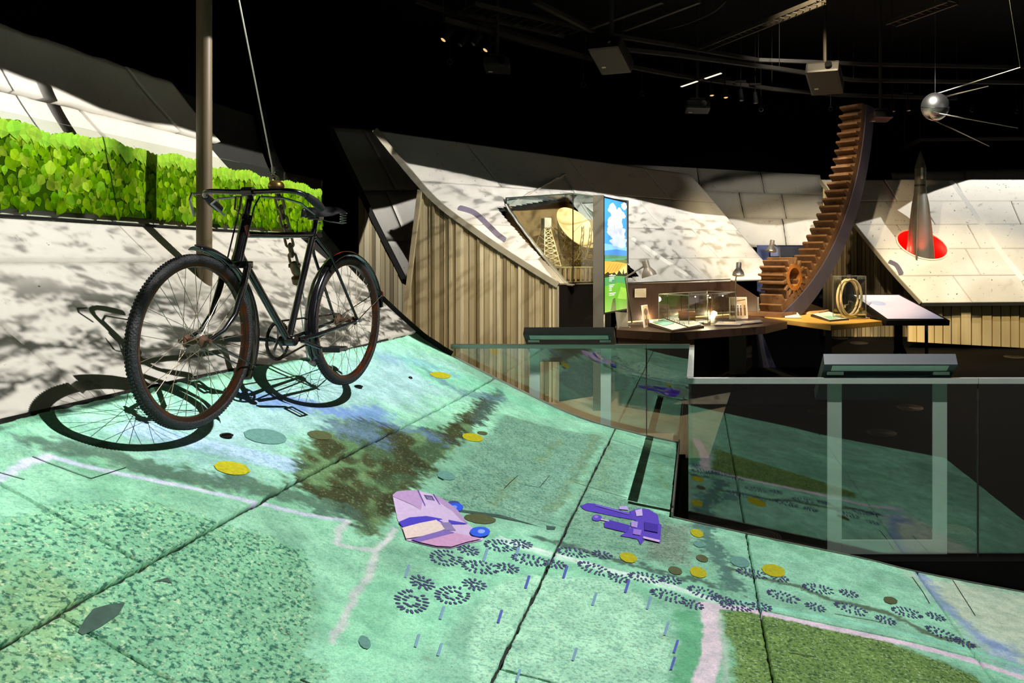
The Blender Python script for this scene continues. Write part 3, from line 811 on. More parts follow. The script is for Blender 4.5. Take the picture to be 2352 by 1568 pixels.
b = MB(); b.add([(-5, 7.0, zf(7.0) + .003), (.10, 7.0, zf(7.0) + .003), (.6, 11.2, zf(11.2) + .003), (-5, 11.2, zf(11.2) + .003)], [(0, 1, 2, 3)])
b.build('floor_patch', M_FLOORT, flo)
b = MB(); b.box((0, 8.3, 5.75), (19, 22, .1)); struct(b.build('ceiling', M_BLACK), 'black ceiling', 'ceiling')
b = MB(); b.box((0, 19., 2.4), (19, .1, 6.8)); struct(b.build('wall_back', M_BLACK), 'black far wall of the hall', 'wall')
b = MB(); b.box((-9.2, 8.3, 2.4), (.1, 22, 6.8)); struct(b.build('wall_left_outer', M_BLACK), 'black outer wall beyond the concrete shells', 'wall')
b = MB(); b.box((9.2, 8.3, 2.4), (.1, 22, 6.8)); struct(b.build('wall_right', M_BLACK), 'black wall at the side of the hall', 'wall')

# round floor vents
M_VENT = mat('vent_steel', (92, 88, 80), .35, .8, var=.1)
vroot = None
for px, py, lab in ((2090, 937, 'round floor vent seen inside the leg frame of the near label stand, further one'), (2025, 995, 'round floor vent seen inside the leg frame of the near label stand, closer one'),
                    (2190, 1225, 'round floor vent right behind the glass beside the near stand frame'), (1745, 1236, 'round floor vent half hidden by the floor edge below the near glass'),
                    (1885, 945, 'faint round floor vent just left of the near stand frame'), (1973, 788, 'round floor vent under the touch screen table'),
                    (1929, 777, 'round floor vent beside the leg of the yellow table'), (2329, 820, 'round floor vent before the ribbed base at the right border')):
    aa, bb = (px - PX) / F, (py - PY) / F
    y = (EYE + FS * 5.04) / (bb + FS); c = Vector((aa * y, y, zf(y) + .002))
    if vroot is None:
        vroot = thing('floor_vent', lab, 'vent', c, 'round vents in the dark floor')
        for i in range(7):
            r = .142 - i * .019
            q = MB(); R = Matrix.Translation(c) @ Matrix.Rotation(math.atan(FS), 4, 'X')
            q.lathe([(r, 0), (r, .004), (r - .0075, .005), (r - .0075, 0)], 40, R); q.build('ring', M_VENT, vroot, smooth=True)
        q = MB(); q.lathe([(.015, 0), (.015, .005), (0, .006)], 20, R); q.build('hub', M_VENT, vroot, smooth=True)
    else:
        dup(vroot, c, lab)

# ------------------------------------------------------------------ further concrete shells
def crv(pts):
    q = np.array(_catmull([tuple(p) for p in pts], 10)); d = np.concatenate([[0], np.cumsum(np.linalg.norm(np.diff(q, axis=0), axis=1))])
    L = d[-1]
    return lambda s: np.stack([np.interp(s * L, d, q[:, a]) for a in range(3)], -1), L
def ruled(near, far, sag=0.):
    A, la = crv(near); B, lb = crv(far)
    def pos(u, v):
        p = A(u) * (1 - v[..., None]) + B(u) * v[..., None]
        return p
    def fn(u, v):
        p = pos(u, v); e = .004
        du = pos(np.clip(u + e, 0, 1), v) - pos(np.clip(u - e, 0, 1), v); dv = pos(u, np.clip(v + e, 0, 1)) - pos(u, np.clip(v - e, 0, 1))
        n = np.cross(du, dv); n /= np.linalg.norm(n, axis=-1, keepdims=True) + 1e-12
        s = np.sign((n * (np.array([0, 0, EYE + 1.5]) - p)).sum(-1, keepdims=True)); n = n * np.where(s == 0, 1, s)
        return p, n
    return fn, la, lb
def slab_m(name, fn, u0, u1, v0, v1, nu, nv, thick, m, parent, drop=None, jit=.0, seed=0):
    """slab on a unit-square patch with nu x nv cells"""
    U = lambda u, v: fn(u0 + (u1 - u0) * u / 1., v0 + (v1 - v0) * v / 1.)
    u = np.linspace(0, 1, nu + 1)[:, None] * np.ones((1, nv + 1)); v = np.ones((nu + 1, 1)) * np.linspace(0, 1, nv + 1)[None]
    rs = np.random.RandomState(seed)
    if jit:
        for arr, ax in ((u, 0), (v, 1)):
            n = arr.shape[1 - ax]
            a1, a2 = np.abs(rs.randn(n)) * jit, np.abs(rs.randn(n)) * jit
            if ax == 0: arr[0] += a1; arr[-1] -= a2
            else: arr[:, 0] += a1; arr[:, -1] -= a2
    p, nrm = U(u, v)
    idx = np.arange(p.shape[0] * p.shape[1]).reshape(p.shape[:2])
    fc = np.stack([idx[:-1, :-1], idx[1:, :-1], idx[1:, 1:], idx[:-1, 1:]], -1).reshape(-1, 4)
    pv = p.reshape(-1, 3)
    if drop is not None: fc = fc[~drop(pv[fc].mean(1))]
    ring = np.concatenate([idx[:, 0], idx[-1, 1:], idx[::-1, -1][1:], idx[0, ::-1][1:]])
    sk = pv[ring] - nrm.reshape(-1, 3)[ring] * thick
    a, bq = ring[:-1], ring[1:]; sa = len(pv) + np.arange(len(a))
    sf = np.stack([a, sa, sa + 1, bq], -1)
    if drop is not None: sf = sf[~drop((pv[a] + pv[bq]) / 2)]
    return hmesh(name, np.concatenate([pv, sk]), np.concatenate([fc, sf]), m, parent)
def shell(name, label, near, far, rows, cols, m, drop=None, cell=.06, gapm=.0045, seed=0, back=True):
    fn, la, lb = ruled(near, far)
    p00 = fn(np.array([[0., 1.]]), np.array([[.5, .5]]))[0]
    wid = np.linalg.norm(fn(np.array([[.5]]), np.array([[1.]]))[0] - fn(np.array([[.5]]), np.array([[0.]]))[0])
    L = (la + lb) / 2
    g = MB()
    n1, n2 = (260, 260) if drop is not None else (24, 24)
    uu = np.linspace(0, 1, n1 + 1)[:, None] * np.ones((1, n2 + 1)); vv = np.ones((n1 + 1, 1)) * np.linspace(0, 1, n2 + 1)[None]
    P0, N0 = fn(uu, vv); P0 = P0 - N0 * .03
    idx = np.arange((n1 + 1) * (n2 + 1)).reshape(n1 + 1, n2 + 1); fc = np.stack([idx[:-1, :-1], idx[1:, :-1], idx[1:, 1:], idx[:-1, 1:]], -1).reshape(-1, 4)
    pv = P0.reshape(-1, 3)
    if drop is not None: fc = fc[~drop(pv[fc].mean(1))]
    root = hmesh(name, pv, fc, M_DARK)
    struct(root, label, 'wall')
    rs = random.Random(seed)
    for i in range(len(rows) - 1):
        cs = cols[i % len(cols)]
        for j in range(len(cs) - 1):
            u0, u1, v0, v1 = rows[i] + gapm / L, rows[i + 1] - gapm / L, cs[j] + gapm / wid, cs[j + 1] - gapm / wid
            nu = max(2, int((u1 - u0) * L / cell)); nv = max(2, int((v1 - v0) * wid / cell))
            slab_m('concrete_slab', fn, u0, u1, v0, v1, nu, nv, .035, m, root, drop, .05 / max(nu, nv), seed * 100 + i * 10 + j)
    return root, fn

MCON2 = concrete('pale_weathered_concrete', (214, 210, 200), (112, 104, 92), (120, 90, 60), .665)
CA, CB, CC = Vector((-1.38, 9.02, 0)), Vector((-2.27, 9.64, 0)), Vector((-1.75, 10.73, 0))
CD = CA + CC - CB
def in_case(p, grow=0.):
    x, y = p[:, 0], p[:, 1]
    e1, e2 = (CB - CA), (CD - CA)
    a = ((x - CA.x) * e1.x + (y - CA.y) * e1.y) / e1.length_squared; c = ((x - CA.x) * e2.x + (y - CA.y) * e2.y) / e2.length_squared
    return (a > .02) & (a < .98) & (c > .02) & (c < .98)
E2 = [P(862, 298, 8.97), P(905, 352, 8.97), P(960, 418, 8.97), P(1010, 470, 8.97), P(1075, 519, 8.97), P(1140, 565, 8.97), P(1210, 610, 8.97), P(1282, 655, 8.97)]
E2f = [P(1585, 400, 12.8), P(1625, 445, 12.75), P(1665, 492, 12.6), P(1705, 540, 12.4), P(1745, 588, 12.2), P(1790, 640, 12.)]
wall_mid, fn2 = shell('wall_middle', 'concrete shell behind the telescope model and the desk', E2, E2f, [0, .27, .54, .80, 1.], [[0, .22, .52, .80, 1.], [0, .36, .66, 1.], [0, .14, .48, .78, 1.], [0, .3, .62, 1.]], MCON2, in_case, .02, seed=2)
def trim_line(pts, w, h, parent, m=None, up=(0, 0, 1), name='edge_trim'):
    q = MB(); c = [Vector(p) for p in _catmull([tuple(p) for p in pts], 6)]
    for p0, p1 in zip(c[:-1], c[1:]): q.bar(p0, p1, w, h, up)
    return q.build(name, m or M_EDGE, parent)
M_PALE = mat('pale_edge_metal', (176, 168, 148), .45, .3, var=.06)
trim_line(E2, .05, .06, wall_mid, M_PALE, (0, 0, 1))
E3 = [P(757, 290, 9.9), P(790, 360, 9.9), P(825, 432, 9.9), P(862, 510, 9.9), P(895, 575, 9.9), P(928, 640, 9.9)]
E3f = [P(900, 300, 11.6), P(950, 380, 11.6), P(985, 450, 11.6), P(1010, 520, 11.6), P(1020, 580, 11.6), P(1030, 645, 11.6)]
wall3, fn3 = shell('wall_inner', 'narrow concrete shell seen beyond the ribbed wedge', E3, E3f, [0, .42, .75, 1.], [[0, .5, 1.], [0, .35, 1.]], MCON2, None, .08, seed=3)
trim_line(E3, .05, .05, wall3, M_DARK)
B4n = [P(1395, 374, 14.6), P(1405, 440, 14.3), P(1420, 500, 14.0), P(1440, 566, 13.7)]
B4f = [P(1884, 401, 14.6), P(1894, 450, 14.3), P(1904, 505, 14.0), P(1910, 566, 13.7)]
wall4, fn4 = shell('wall_far', 'far concrete shell with flaking paint behind the rack gear', B4n, B4f, [0, .30, .64, 1.], [[0, .42, .72, 1.], [0, .3, .60, .80, 1.], [0, .5, .78, 1.]], MCON2, None, .08, seed=4)
R5n = [P(1880, 412, 13.7), P(1930, 475, 13.35), P(1985, 545, 13.0), P(2050, 625, 12.6), P(2115, 696, 12.25)]
R5f = [P(2560, 412, 13.7), P(2570, 475, 13.35), P(2585, 545, 13.0), P(2600, 625, 12.6), P(2610, 692, 12.25)]
HC = P(2118, 563, 12.92); HR = .405
_r5 = ruled(R5n, R5f)[0]
def r5_plane(px, py):
    best = None
    for d in np.linspace(12., 14., 401):
        q = P(px, py, d)
        # slope of the leaning wall: depth against height
        zz = np.array([p.z for p in R5n])[::-1]; yy = np.array([p.y for p in R5n])[::-1]
        e = abs(d - float(np.interp(q.z, zz, yy)))
        if best is None or e < best[0]: best = (e, q)
    return best[1]
HC = r5_plane(2118, 562)
R5N = Vector((0, -(3.2 - 1.2), -(13.7 - 12.25))).normalized() * -1
R5U = Vector((0, 13.7 - 12.25, R5n[0].z - R5n[-1].z)).normalized(); R5N = Vector((1, 0, 0)).cross(R5U).normalized()
if R5N.y > 0: R5N = -R5N
HA, HB_, HT_ = .41, .27, -.42
def in_hole(p):
    d = p - np.array(HC); a0 = d[:, 0]; c0 = d @ np.array(R5U)
    a = a0 * math.cos(HT_) + c0 * math.sin(HT_); c = -a0 * math.sin(HT_) + c0 * math.cos(HT_)
    return (a / HA) ** 2 + (c / HB_) ** 2 < 1
MCON3 = concrete('chipped_pale_concrete', (212, 208, 198), (110, 104, 94), (110, 92, 70), .64)
wall5, fn5 = shell('wall_right_shell', 'leaning concrete shell with the rocket standing in its round hole', R5n, R5f, [0, .19, .385, .58, .79, 1.], [[0, .22, .46, .72, 1.], [0, .30, .62, 1.], [0, .16, .42, .7, 1.], [0, .36, .66, 1.], [0, .24, .52, .8, 1.]], MCON3, in_hole, .025, seed=5)
trim_line(R5n, .03, .05, wall5, M_PALE)
trim_line([R5n[-1] - Vector((0, .02, .02)), R5f[-1] - Vector((0, .02, .02))], .05, .05, wall5, M_DARK)
B6n = [P(2045, 396, 15.4), P(2055, 430, 15.2)]; B6f = [P(2580, 380, 15.4), P(2580, 430, 15.2)]
wall6, fn6 = shell('wall_far_right', 'furthest concrete shell rising behind the rocket', [B6n[0], (B6n[0] + B6n[1]) / 2, B6n[1]], [B6f[0], (B6f[0] + B6f[1]) / 2, B6f[1]], [0, 1.], [[0, .15, .32, .66, 1.]], MCON2, None, .1, seed=6)

# ribbed cladding below the shells: every strip a piece of its own
M_RIB = mat('ribbed_cladding', (176, 162, 128), .6, .0, var=.16, vscale=3.5, stretch=(14., 14., .25))
M_RIBL = mat('light_cladding', (206, 194, 162), .5, .0, var=.16, vscale=3.5, stretch=(14., 14., .25))
M_RIBD = mat('dark_cladding', (128, 114, 84), .6, .0, var=.18, vscale=3.5, stretch=(14., 14., .25))
M_RIBY = mat('yellowish_cladding', (206, 184, 132), .65, .0, var=.10, vscale=3.5, stretch=(10., 10., .3))
def ribs(name, label, xs, top, bot, y, m, seed, dep=.03, lean=None):
    """vertical strips between photo columns xs; top(px), bot(px) give photo rows"""
    r = random.Random(seed)
    root = None
    q = MB(); poly = [P(x, top(x) + 6, y + .05) for x in xs] + [P(x, bot(x), y + .05) for x in xs[::-1]]
    n = len(xs)
    q.add(poly, [(i, i + 1, 2 * n - 2 - i, 2 * n - 1 - i) for i in range(n - 1)])
    root = struct(q.build(name, m), label, 'wall')
    for x0, x1 in zip(xs[:-1], xs[1:]):
        d = r.random() * dep; g = .12 * (x1 - x0)
        q = MB(); poly = [P(x0 + g, top(x0 + g), y - d), P(x1, top(x1), y - d), P(x1, bot(x1), y - d), P(x0 + g, bot(x0 + g), y - d)]
        mm = m if m is not M_RIB else r.choice((M_RIB, M_RIB, M_RIBL, M_RIBD))
        q.prism(poly, (0, .05 + d, 0)); q.build('cladding_strip', mm, root)
    return root
def irr(x0, x1, w, seed, spread=.7):
    r = random.Random(seed); out = [x0]
    while out[-1] < x1 - w * .6: out.append(out[-1] + w * (1 - spread / 2 + spread * r.random()))
    out[-1] = x1
    return out
e2x = [PX + p[0] / p[1] * F for p in _catmull([tuple(q) for q in E2], 8)]; e2y = [PY + (EYE - p[2]) / p[1] * F for p in _catmull([tuple(q) for q in E2], 8)]
def top2(x):
    return max(float(np.interp(x, e2x, e2y)) + 8, 435 + (965 - x) * 8.43 if x < 965 else 0)
fl2 = lambda x: PY + (EYE - zf(8.97)) / 8.97 * F
ribs('wall_base_middle', 'ribbed wedge of cladding below the middle shell', irr(906, 1280, 9.5, 1), top2, fl2, 8.99, M_RIB, 5)
q = MB(); q.bar(P(965, 436, 8.95), P(907, 920, 8.95), .045, .05); q.build('cladding_edge_post', M_RIB, bpy.data.objects['wall_base_middle'])
q = MB(); q.bar(P(1282, 657, 8.95), P(1282, 924, 8.95), .02, .03); q.build('cladding_edge_post', M_PALE, bpy.data.objects['wall_base_middle'])
e3x = [PX + p.x / p.y * F for p in E3]; e3y = [PY + (EYE - p.z) / p.y * F for p in E3]
ribs('wall_base_inner', 'ribbed cladding below the narrow inner shell', irr(823, 960, 9.5, 2), lambda x: float(np.interp(x, e3x, e3y)) + 18, lambda x: 800, 9.93, M_RIB, 6)
e5x = [PX + p.x / p.y * F for p in R5n]; e5y = [PY + (EYE - p.z) / p.y * F for p in R5n]
ribs('wall_base_right', 'ribbed cladding under the sloping edge of the rocket shell', irr(1890, 2112, 8.5, 3), lambda x: float(np.interp(x, e5x, e5y)) + 6, lambda x: 770 + (x - 1880) * .065, 13.45, M_RIB, 7, .025)
ribs('wall_base_panels', 'yellowish ribbed base below the lip of the rocket shell', irr(2084, 2600, 22, 4, .3), lambda x: 700, lambda x: 785 + (x - 2100) * .055, 12.35, M_RIBY, 8, .05)

# ------------------------------------------------------------------ glass barriers with handrails
GL = glass_mat('barrier_glass', (247, 251, 249), .115)
M_RAIL = mat('satin_rail', (158, 164, 158), .4, .35, var=.05)
def barrier(name, label, p0, p1, z0, z1, joints, extra=None):
    p0, p1 = Vector(p0), Vector(p1); d = (p1 - p0); L = d.length; d.normalize()
    root = thing(name, label, 'glass barrier', (p0.x, p0.y, z0), 'glass barriers round the projected floor')
    cuts_ = [0] + joints + [L]
    nrm = Vector((-d.y, d.x, 0)) * .006
    for a, c in zip(cuts_[:-1], cuts_[1:]):
        q0, q1 = p0 + d * (a + .006), p0 + d * (c - .006)
        q = MB(); q.prism([(q0.x, q0.y, z0), (q1.x, q1.y, z0), (q1.x, q1.y, z1 - .01), (q0.x, q0.y, z1 - .01)], nrm * 2); q.build('glass_pane', GL, root)
        q = MB(); q.bar(Vector((q0.x, q0.y, z1)) + nrm - d * .005, Vector((q1.x, q1.y, z1)) + nrm + d * .004, .042, .036); q.build('handrail', M_RAIL, root, bevel=.003)
    for a in joints:
        q = MB(); c = p0 + d * a + nrm; q.box((c.x, c.y, (z0 + z1) / 2 - .02), (.008, .008, z1 - z0 - .06)); q.build('joint_strip', M_DARK, root)
    return root
br = barrier('glass_barrier', 'near glass barrier with straight handrail in front of the dark floor', (-.06, 5.034, 0), (2.95, 5.034, 0), -.22, 1.096, [1.805])
for xx in (1.86, .6):
    c = Vector((xx, 5.02, -.125 if xx > 1 else -.05))
    q = MB(); q.lathe([(.022, -.03), (.022, .0), (.018, .006), (0, .007)], 20, Matrix.Translation(c) @ Matrix.Rotation(PI / 2, 4, 'X')); q.build('standoff', M_GLOSSB, br, smooth=True)
barrier('glass_barrier', 'far glass barrier with handrail before the ribbed wedge', (-2.14, 7.055, 0), (-.06, 7.055, 0), .0, 1.098, [1.70])
barrier('glass_barrier', 'short glass barrier seen edge on joining the near and far ones', (-.05, 7.02, 0), (-.05, 5.07, 0), .0, 1.096, [])

M_STAND = mat('grey_powder_coat', (66, 70, 76), .5, var=.05)
M_STANDL = mat('pale_powder_coat', (186, 194, 188), .5, var=.04)
def stand(label, x0, x1, yr, zr, zb):
    """reading stand: leaning label panel on a flat leg frame"""
    c = (x0 + x1) / 2
    root = thing('label_stand', label, 'label stand', (c, yr, zb), 'label stands on the glass barriers')
    w = x1 - x0 + .07
    a, bq = Vector((c, yr - .03, zr + .155)), Vector((c, yr + .37, zr - .13))
    dd = (bq - a).normalized(); up = Vector((1, 0, 0)).cross(dd); up = up if up.z > 0 else -up
    q = MB(); t = .075
    vs = [p + Vector((sx * w / 2, 0, 0)) + u for p in (a, bq) for sx in (-1, 1) for u in (Vector((0, 0, 0)), up * -t)]
    q.add(vs, [(0, 1, 3, 2), (4, 6, 7, 5), (0, 4, 5, 1), (2, 3, 7, 6), (0, 2, 6, 4), (1, 5, 7, 3)]); q.build('label_panel', M_STAND, root, bevel=.003)
    q = MB(); m0 = a + dd * .01 - up * (t + .002)
    q.add([m0 + Vector((sx * (w / 2 - .05), 0, 0)) + e for e in (Vector((0, 0, 0)), dd * .07) for sx in (-1, 1)] , [(0, 1, 3, 2)]); q.build('underside_strip', M_STANDL, root)  # paler strip along the panel's underside
    for xx in (x0 + .045, x1 - .045):
        q = MB(); q.box((xx, yr + .036, (zr + zb) / 2 - .02), (.09, .012, zr - zb - .02)); q.build('leg', M_STANDL, root)
        q = MB(); q.box((xx, yr + .02, zr + .03), (.10, .05, .02)); q.build('bracket', M_STANDL, root)
    q = MB(); q.box((c, yr + .036, zb + .045), (x1 - x0 - .182, .012, .09)); q.build('foot_bar', M_STANDL, root)
    return root
stand('grey label stand with pale leg frame behind the near glass', .817, 1.567, 5.05, 1.11, .0)
stand('grey label stand with pale leg frame behind the far glass', -1.468, -.755, 7.075, 1.11, .14)

# ------------------------------------------------------------------ projectors for the further shells, warm wash lights
def S(fn, px, py):
    """point of a shell patch nearest to a photograph pixel"""
    u = np.linspace(0, 1, 121)[:, None] * np.ones((1, 121)); v = np.ones((121, 1)) * np.linspace(0, 1, 121)[None]
    p = fn(u, v)[0].reshape(-1, 3)
    qx = PX + p[:, 0] / p[:, 1] * F; qy = PY + (EYE - p[:, 2]) / p[:, 1] * F
    return Vector(p[np.argmin((qx - px) ** 2 + (qy - py) ** 2)])
def shell_picture(L, edges, u0, u1, grain, lo=-9, left=None):
    def pic(N, u, v):
        pts = sorted(p if len(p) == 2 else uv_of(L, p) for p in edges)
        keep = [pts[0]]
        for p in pts[1:]:
            if p[0] - keep[-1][0] > .004: keep.append(p)
        inside = N.sm(N.m('SUBTRACT', v, N.curve(u, keep)), -.02, .02, 1., 0.)
        r = N.m('MULTIPLY', inside, N.m('MULTIPLY', N.sm(u, u0 - .01, u0 + .01), N.sm(u, u1 - .01, u1 + .01, 1., 0.)))
        r = N.m('MULTIPLY', r, N.m('GREATER_THAN', v, lo))
        if left:
            lp = sorted(uv_of(L, p)[::-1] for p in left)
            r = N.m('MULTIPLY', r, N.m('GREATER_THAN', u, N.curve(v, lp)))
        g = N.noise(N.comb(N.m('MULTIPLY', u, 2.2), v, 0.), grain[0], 4., .68, 0.)
        dk = N.m('MULTIPLY', N.sm(g, grain[1], grain[1] + .12), grain[2])
        if len(grain) > 3: r = N.m('MULTIPLY', r, N.sm(u, grain[3], grain[4], .42, 1.))
        r2 = N.m('ADD', N.m('ADD', N.m('MULTIPLY', u, u), N.m('MULTIPLY', v, v)), 1.0)
        return N.m('MULTIPLY', N.m('MULTIPLY', r, N.m('SUBTRACT', 1., dk)), r2)
    return pic
def shell_band(fn, parent, line, wid, rgb, name):
    """projected shade or light painted as a band on a shell along photo points"""
    ps = [S(fn, *p) for p in line]; c = [Vector(p) for p in _catmull([tuple(p) for p in ps], 6)]
    q = MB(); n = len(c); L_, R_ = [], []
    for i, p in enumerate(c):
        t = (c[min(i + 1, n - 1)] - c[max(i - 1, 0)]).normalized()
        to = (Vector((0, 0, EYE + 1.5)) - p).normalized(); sd = t.cross(to).normalized()
        nr = sd.cross(t).normalized(); nr = nr if nr.dot(to) > 0 else -nr
        w = wid * (1. if 0 < i < n - 1 else .55)
        L_.append(p + sd * w / 2 + nr * .012); R_.append(p - sd * w / 2 + nr * .012)
    q.add(L_ + R_, [(i, i + 1, n + i + 1, n + i) for i in range(n - 1)])
    return q.build(name, print_mat(name + '_%d' % rgb[0], rgb), parent, recalc=False)
shell_band(fn2, wall_mid, [(1052, 482), (1085, 492), (1120, 520), (1140, 540), (1158, 556)], .10, (122, 114, 132), 'painted_shadow_band')  # shadow and light strips of the projection, drawn as colour on the shells
shell_band(fn2, wall_mid, [(1452, 548), (1490, 575), (1535, 606), (1580, 634)], .07, (236, 234, 226), 'painted_light_band')
shell_band(fn5, wall5, [(2040, 602), (2054, 609), (2064, 620), (2069, 630)], .10, (104, 100, 116), 'painted_shadow_band')
shell_band(fn5, wall5, [(2182, 416), (2222, 470), (2262, 530), (2300, 585), (2350, 645)], .11, (238, 236, 230), 'painted_light_band')
LD = (1.3, 6.6, 4.85)
e2 = [S(fn2, *p) for p in ((905, 366), (930, 373), (1000, 386), (1060, 400), (1150, 424), (1250, 435), (1350, 441), (1440, 455), (1520, 472), (1600, 490), (1660, 496))]
uL = uv_of(LD, S(fn2, 880, 330))[0] - .4
projector_beam('projector_light', LD, 400 * KP, shell_picture(LD, e2, uL, uv_of(LD, E2f[-1])[0] + .03, (8., .49, .68, -2.3, -1.1), .5), (1., .97, .92))
LF = (2.2, 9.2, 4.85)
e4 = [S(fn4, *p) for p in ((1640, 500), (1690, 505), (1740, 516), (1790, 518), (1850, 505), (1905, 498))]
projector_beam('projector_light', LF, 200 * KP, shell_picture(LF, e4, uv_of(LF, S(fn4, 1600, 520))[0], uv_of(LF, S(fn4, 1909, 520))[0], (6., .6, .4), 1.6), (1., .97, .92))
LG3 = (-3.2, 7.2, 4.8)
e3 = [S(fn3, *p) for p in ((830, 492), (850, 487), (890, 478), (950, 458), (985, 450))]
projector_beam('projector_light', LG3, 300 * KP, shell_picture(LG3, [(-.9, 2.6), (-.262, 2.6), (-.25, 1.10), (-.1, 1.04)], -.9, -.10, (5., .6, .3), .7, e3), (1., .97, .92))
LC = (6.6, 10.4, 4.8)
e5 = [S(fn5, *p) for p in ((1950, 525), (2050, 492), (2100, 457), (2150, 436), (2200, 420), (2260, 413), (2400, 413), (2555, 413))]
e5[-3:] = [p + Vector((0, .3, 0)) for p in e5[-3:]]
projector_beam('projector_light', LC, 215 * KP, shell_picture(LC, e5, -9., 9., (7., .60, .5), .45, R5n), (1., .97, .92))
lamp('wash_light', 'SPOT', (1.6, 10.2, 5.5), 260, (1., .92, .78), .1, target=(1.2, 14.2, 2.9), spot=56, blend=.8)
lamp('wash_light', 'SPOT', (-.8, 6.2, 5.4), 800, (1., .84, .58), .08, target=(-2.2, 9.0, .35), spot=40, blend=.9)
lamp('wash_light', 'SPOT', (3.6, 9.2, 5.4), 1100, (1., .82, .52), .08, target=(4.3, 12.4, .6), spot=44, blend=.6)
lamp('wash_light', 'SPOT', (1.2, 8.6, 5.4), 900, (1., .80, .50), .08, target=(1.6, 12.6, 1.3), spot=50, blend=.7)
lamp('wash_light', 'SPOT', (-.9, 8.2, 5.4), 620, (1., .84, .60), .08, target=(-.8, 8.3, .3), spot=44, blend=1.)

# ------------------------------------------------------------------ bicycle hanging over the slope
M_BIKE = mat('black_enamel', (16, 15, 18), .22, var=.2, vscale=20., coat=.6, rust=((58, 36, 22), .70, 14.))
M_TYRE = mat('tyre_rubber', (25, 26, 30), .62, var=.25, vscale=60., bump=.6, bscale=140.)
M_RIM = mat('rusty_rim', (74, 54, 42), .32, .75, var=.25, vscale=14., rust=((110, 54, 24), .52, 10.))
M_STEEL = mat('old_chrome', (150, 150, 150), .3, .9, var=.15, rust=((96, 58, 34), .6, 30.))
M_SPOKE = mat('spoke_wire', (150, 138, 118), .35, .8, var=.15)
M_RUST = mat('rusted_steel', (84, 58, 40), .7, .4, var=.25, vscale=25.)
M_DARKCH = mat('oily_chain', (44, 38, 34), .4, .6, var=.3, vscale=40.)
M_LEATH = mat('worn_black_leather', (44, 42, 46), .34, var=.3, vscale=12., coat=.2)
M_BRASS = mat('dull_brass', (150, 122, 66), .32, .8, var=.15)
M_RUBB = mat('black_rubber', (22, 22, 24), .55, var=.2)

HUBR = P(797, 735, 4.5); HUBF = P(448, 783, 3.313)
fw = (HUBF - HUBR); fw.z = 0; WB = fw.length; fw.normalize()
lf = Vector((0, 0, 1)).cross(fw)
BM = Matrix(((fw.x, lf.x, 0, HUBR.x), (fw.y, lf.y, 0, HUBR.y), (0, 0, 1, HUBR.z), (0, 0, 0, 1)))
bike = thing('bicycle', 'old black roadster bicycle with rod brakes hanging above the projected floor', 'bicycle', (HUBR.x, HUBR.y, HUBR.z - .355))
def Bk():
    q = MB(); q.M = BM; return q
def ring(q, c, R, r, n=64, k=10, ax='y', squash=1.):
    vs = []; fs = []
    for i in range(n):
        a = 2 * PI * i / n
        for j in range(k):
            t = 2 * PI * j / k
            rr = R + r * math.cos(t)
            vs.append((c[0] + rr * math.cos(a), c[1] + r * squash * math.sin(t), c[2] + rr * math.sin(a)))
    for i in range(n):
        for j in range(k):
            fs.append((i * k + j, i * k + (j + 1) % k, ((i + 1) % n) * k + (j + 1) % k, ((i + 1) % n) * k + j))
    q.add(vs, fs)
def wheel(name, c, hubw):
    q = Bk(); ring(q, c, .3345, .0205, 72, 12)
    # tread blocks round the tyre
    for i in range(150):
        a = 2 * PI * i / 150
        for s in (-1, 1):
            R = Matrix.Rotation(-a, 3, 'Y')
            q.box(Vector(c) + R @ Vector((.3545, s * .006, 0)), (.004, .008, .0075), R=R)
    w = q.build(name, M_TYRE, bike, smooth=True)
    q = Bk(); n = 72
    prof = [(.316, -.015), (.322, -.017), (.322, .017), (.316, .015), (.306, .012), (.302, .0), (.306, -.012)]
    vs = []; fs = []; k = len(prof)
    for i in range(n):
        a = 2 * PI * i / n
        for r, y in prof: vs.append((c[0] + r * math.cos(a), c[1] + y, c[2] + r * math.sin(a)))
    for i in range(n):
        for j in range(k): fs.append((i * k + j, i * k + (j + 1) % k, ((i + 1) % n) * k + (j + 1) % k, ((i + 1) % n) * k + j))
    q.add(vs, fs); q.build('rim', M_RIM, w, smooth=True)
    q = Bk(); Mh = Matrix.Translation(c) @ Matrix.Rotation(PI / 2, 4, 'X')
    q.lathe([(.005, -hubw - .012), (.009, -hubw), (.026, -hubw + .008), (.026, -hubw + .012), (.013, -hubw + .018), (.013, hubw - .018), (.026, hubw - .012), (.026, hubw - .008), (.009, hubw), (.005, hubw + .012)], 20, Mh)
    q.build('hub', M_RUST, w, smooth=True)
    for i in range(36):
        s = 1 if i % 2 else -1
        a = 2 * PI * i / 36; tw = .62 * (1 if (i // 2) % 2 else -1)
        h0 = Vector((c[0] + .024 * math.cos(a + tw * 2), c[1] + s * (hubw - .01), c[2] + .024 * math.sin(a + tw * 2)))
        h1 = Vector((c[0] + .306 * math.cos(a), c[1], c[2] + .306 * math.sin(a)))
        q = Bk(); q.tube([h0, h1], .0012, 5); q.build('spoke', M_SPOKE, w)
    return w
FH = (WB, 0, 0)
wheel('front_wheel', FH, .045); wheel('rear_wheel', (0, 0, 0), .055)
def tube(name, pts, r, m=None, par=None, n=12, sm=True):
    q = Bk(); q.tube(pts, r, n); return q.build(name, m or M_BIKE, par or bike, smooth=sm)
BBc = (.55, 0, -.06); SL = (.335, 0, .462); HT = (.868, 0, .520); HB = (.928, 0, .335)
frame = tube('frame', [(.90, 0, .445), (.62, 0, .451), SL], .0145)                        # top tube
tube('down_tube', [(.92, 0, .365), BBc], .0165, par=frame)
tube('seat_tube', [BBc, (.325, 0, .488)], .0155, par=frame)
tube('head_tube', [HT, HB], .021, par=frame)
